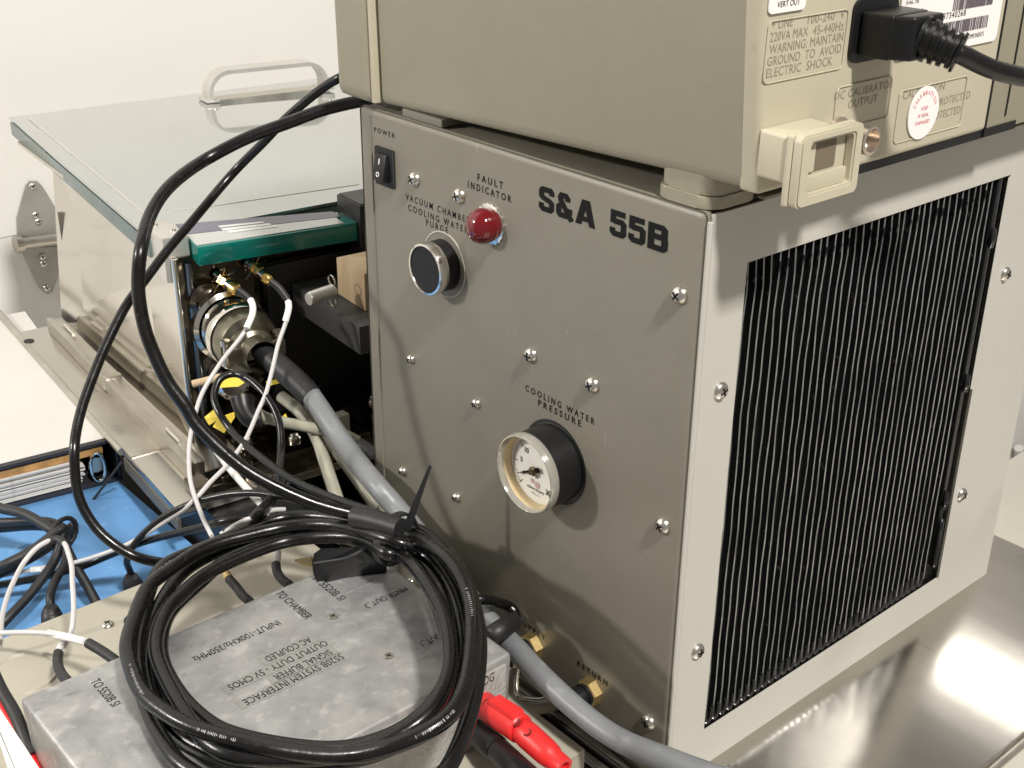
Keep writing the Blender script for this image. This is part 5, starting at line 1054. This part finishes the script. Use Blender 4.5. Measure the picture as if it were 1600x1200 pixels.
for p_ in ((.02, -.05, .014), (.05, -.064, .014), (.085, -.06, .010), (.12, -.05, .018), (.05, -.015, .010)):
    s = MB(); s.lathe(p_, UP, [(.0045, 0), (.0045, .003), (.003, .0042), (.0018, .003), (0, .003)], n=18); part_l(s, 'bolt', 'steel_screw', gm)
s = MB(); s.box(-.060, .0, .296, .40, -.0095, .0228); o = s.part('dark_block', 'black_metal'); tag(o, 'black block filling the gap under the front of the base plate', 'block')

# hinge on the wall
M['galvanised'] = mat('galvanised', (.40, .395, .36), .45, .5, noise=(30, .2))
hg = thing('strap_hinge', 'galvanised strap hinge screwed to the white wall behind the chamber', 'hinge', (0.0889, 1.0180, 0.0025))
def wallpoly(pts, y, th, nm, mm, par, bev=.0):
    s = MB(); s.prism((0, y, 0), (1, 0, 0), UP, [(p_[0], p_[2]) for p_ in pts], th, bev); return s.part(nm, mm, par)
wallpoly([(0.0751, 1.0180, 0.0307), (0.0900, 1.0180, 0.0633), (0.0949, 1.0180, 0.0674), (0.1030, 1.0180, 0.0659), (0.1076, 1.0180, 0.0594), (0.1202, 1.0180, 0.0289), (0.1232, 1.0180, 0.0003), (0.0727, 1.0180, 0.0111)], 1.0195, .0022, 'upper_leaf', 'galvanised', hg)
wallpoly([(0.0738, 1.0180, -0.0037), (0.1214, 1.0180, -0.0119), (0.1198, 1.0180, -0.0228), (0.1050, 1.0180, -0.0534), (0.1010, 1.0180, -0.0601), (0.0948, 1.0180, -0.0623), (0.0898, 1.0180, -0.0573), (0.0865, 1.0180, -0.0504)], 1.0195, .0022, 'lower_leaf', 'galvanised', hg)
s = MB(); s.tube([(0.0671, 1.0100, 0.0043), (0.1306, 1.0100, -0.0006)], .0068, raw=True, n=20); s.part('pin_barrel', 'dull_steel', hg)
s = MB(); s.tube([(0.0663, 1.0100, 0.0037), (0.0732, 1.0100, 0.0037)], .0098, raw=True, n=20); s.part('barrel_knuckle', 'dull_steel', hg)
for a_ in ([(0.0971, 1.0172, 0.0615), (0.0973, 1.0172, 0.0221), (0.0955, 1.0172, -0.0179), (0.0949, 1.0172, -0.0545), (0.0957, 1.0172, 0.0297), (0.0957, 1.0172, -0.0261)]):
    dome_screw(hg, a_, YM, .0040, .0022, ang=.4, name='bolt')

# card and pair of wires at the lower left corner
flap([(-0.2629, 0.1643, 0.1000), (-0.2618, 0.1453, 0.1000), (-0.2634, 0.0994, 0.1000), (-0.2666, 0.0628, 0.1000), (-0.2757, 0.0705, 0.1000), (-0.2728, 0.1083, 0.1000), (-0.2621, 0.1665, 0.1000)], 'x', 'white_paper', None)
o = bpy.data.objects['x']; o.name = 'paper_card'; tag(o, 'edge of a white paper card in the lower left corner', 'card')
cable('red_wire', [(-0.2432, 0.2306, 0.0550), (-0.2444, 0.2114, 0.0500), (-0.2446, 0.1975, 0.0474), (-0.2448, 0.1838, 0.0450), (-0.2458, 0.1668, 0.0400)], .0024, 'red_plastic', 'red wire beside the white card at the lower left', 'wire')
cable('black_wire', [(-0.2394, 0.2387, 0.0600), (-0.2413, 0.2175, 0.0550), (-0.2418, 0.2009, 0.0525), (-0.2435, 0.1867, 0.0500), (-0.2447, 0.1752, 0.0450)], .0030, 'rubber_matt', 'black wire beside the red wire at the lower left', 'wire')
s = MB(); s.tube([(-0.0751, 0.0716, 0.0300), (-0.0733, 0.0780, 0.0000)], .0035, raw=True, n=16); o = s.part('metal_rod', 'chrome'); tag(o, 'thin bright metal rod standing below the coil at the bottom edge', 'rod')
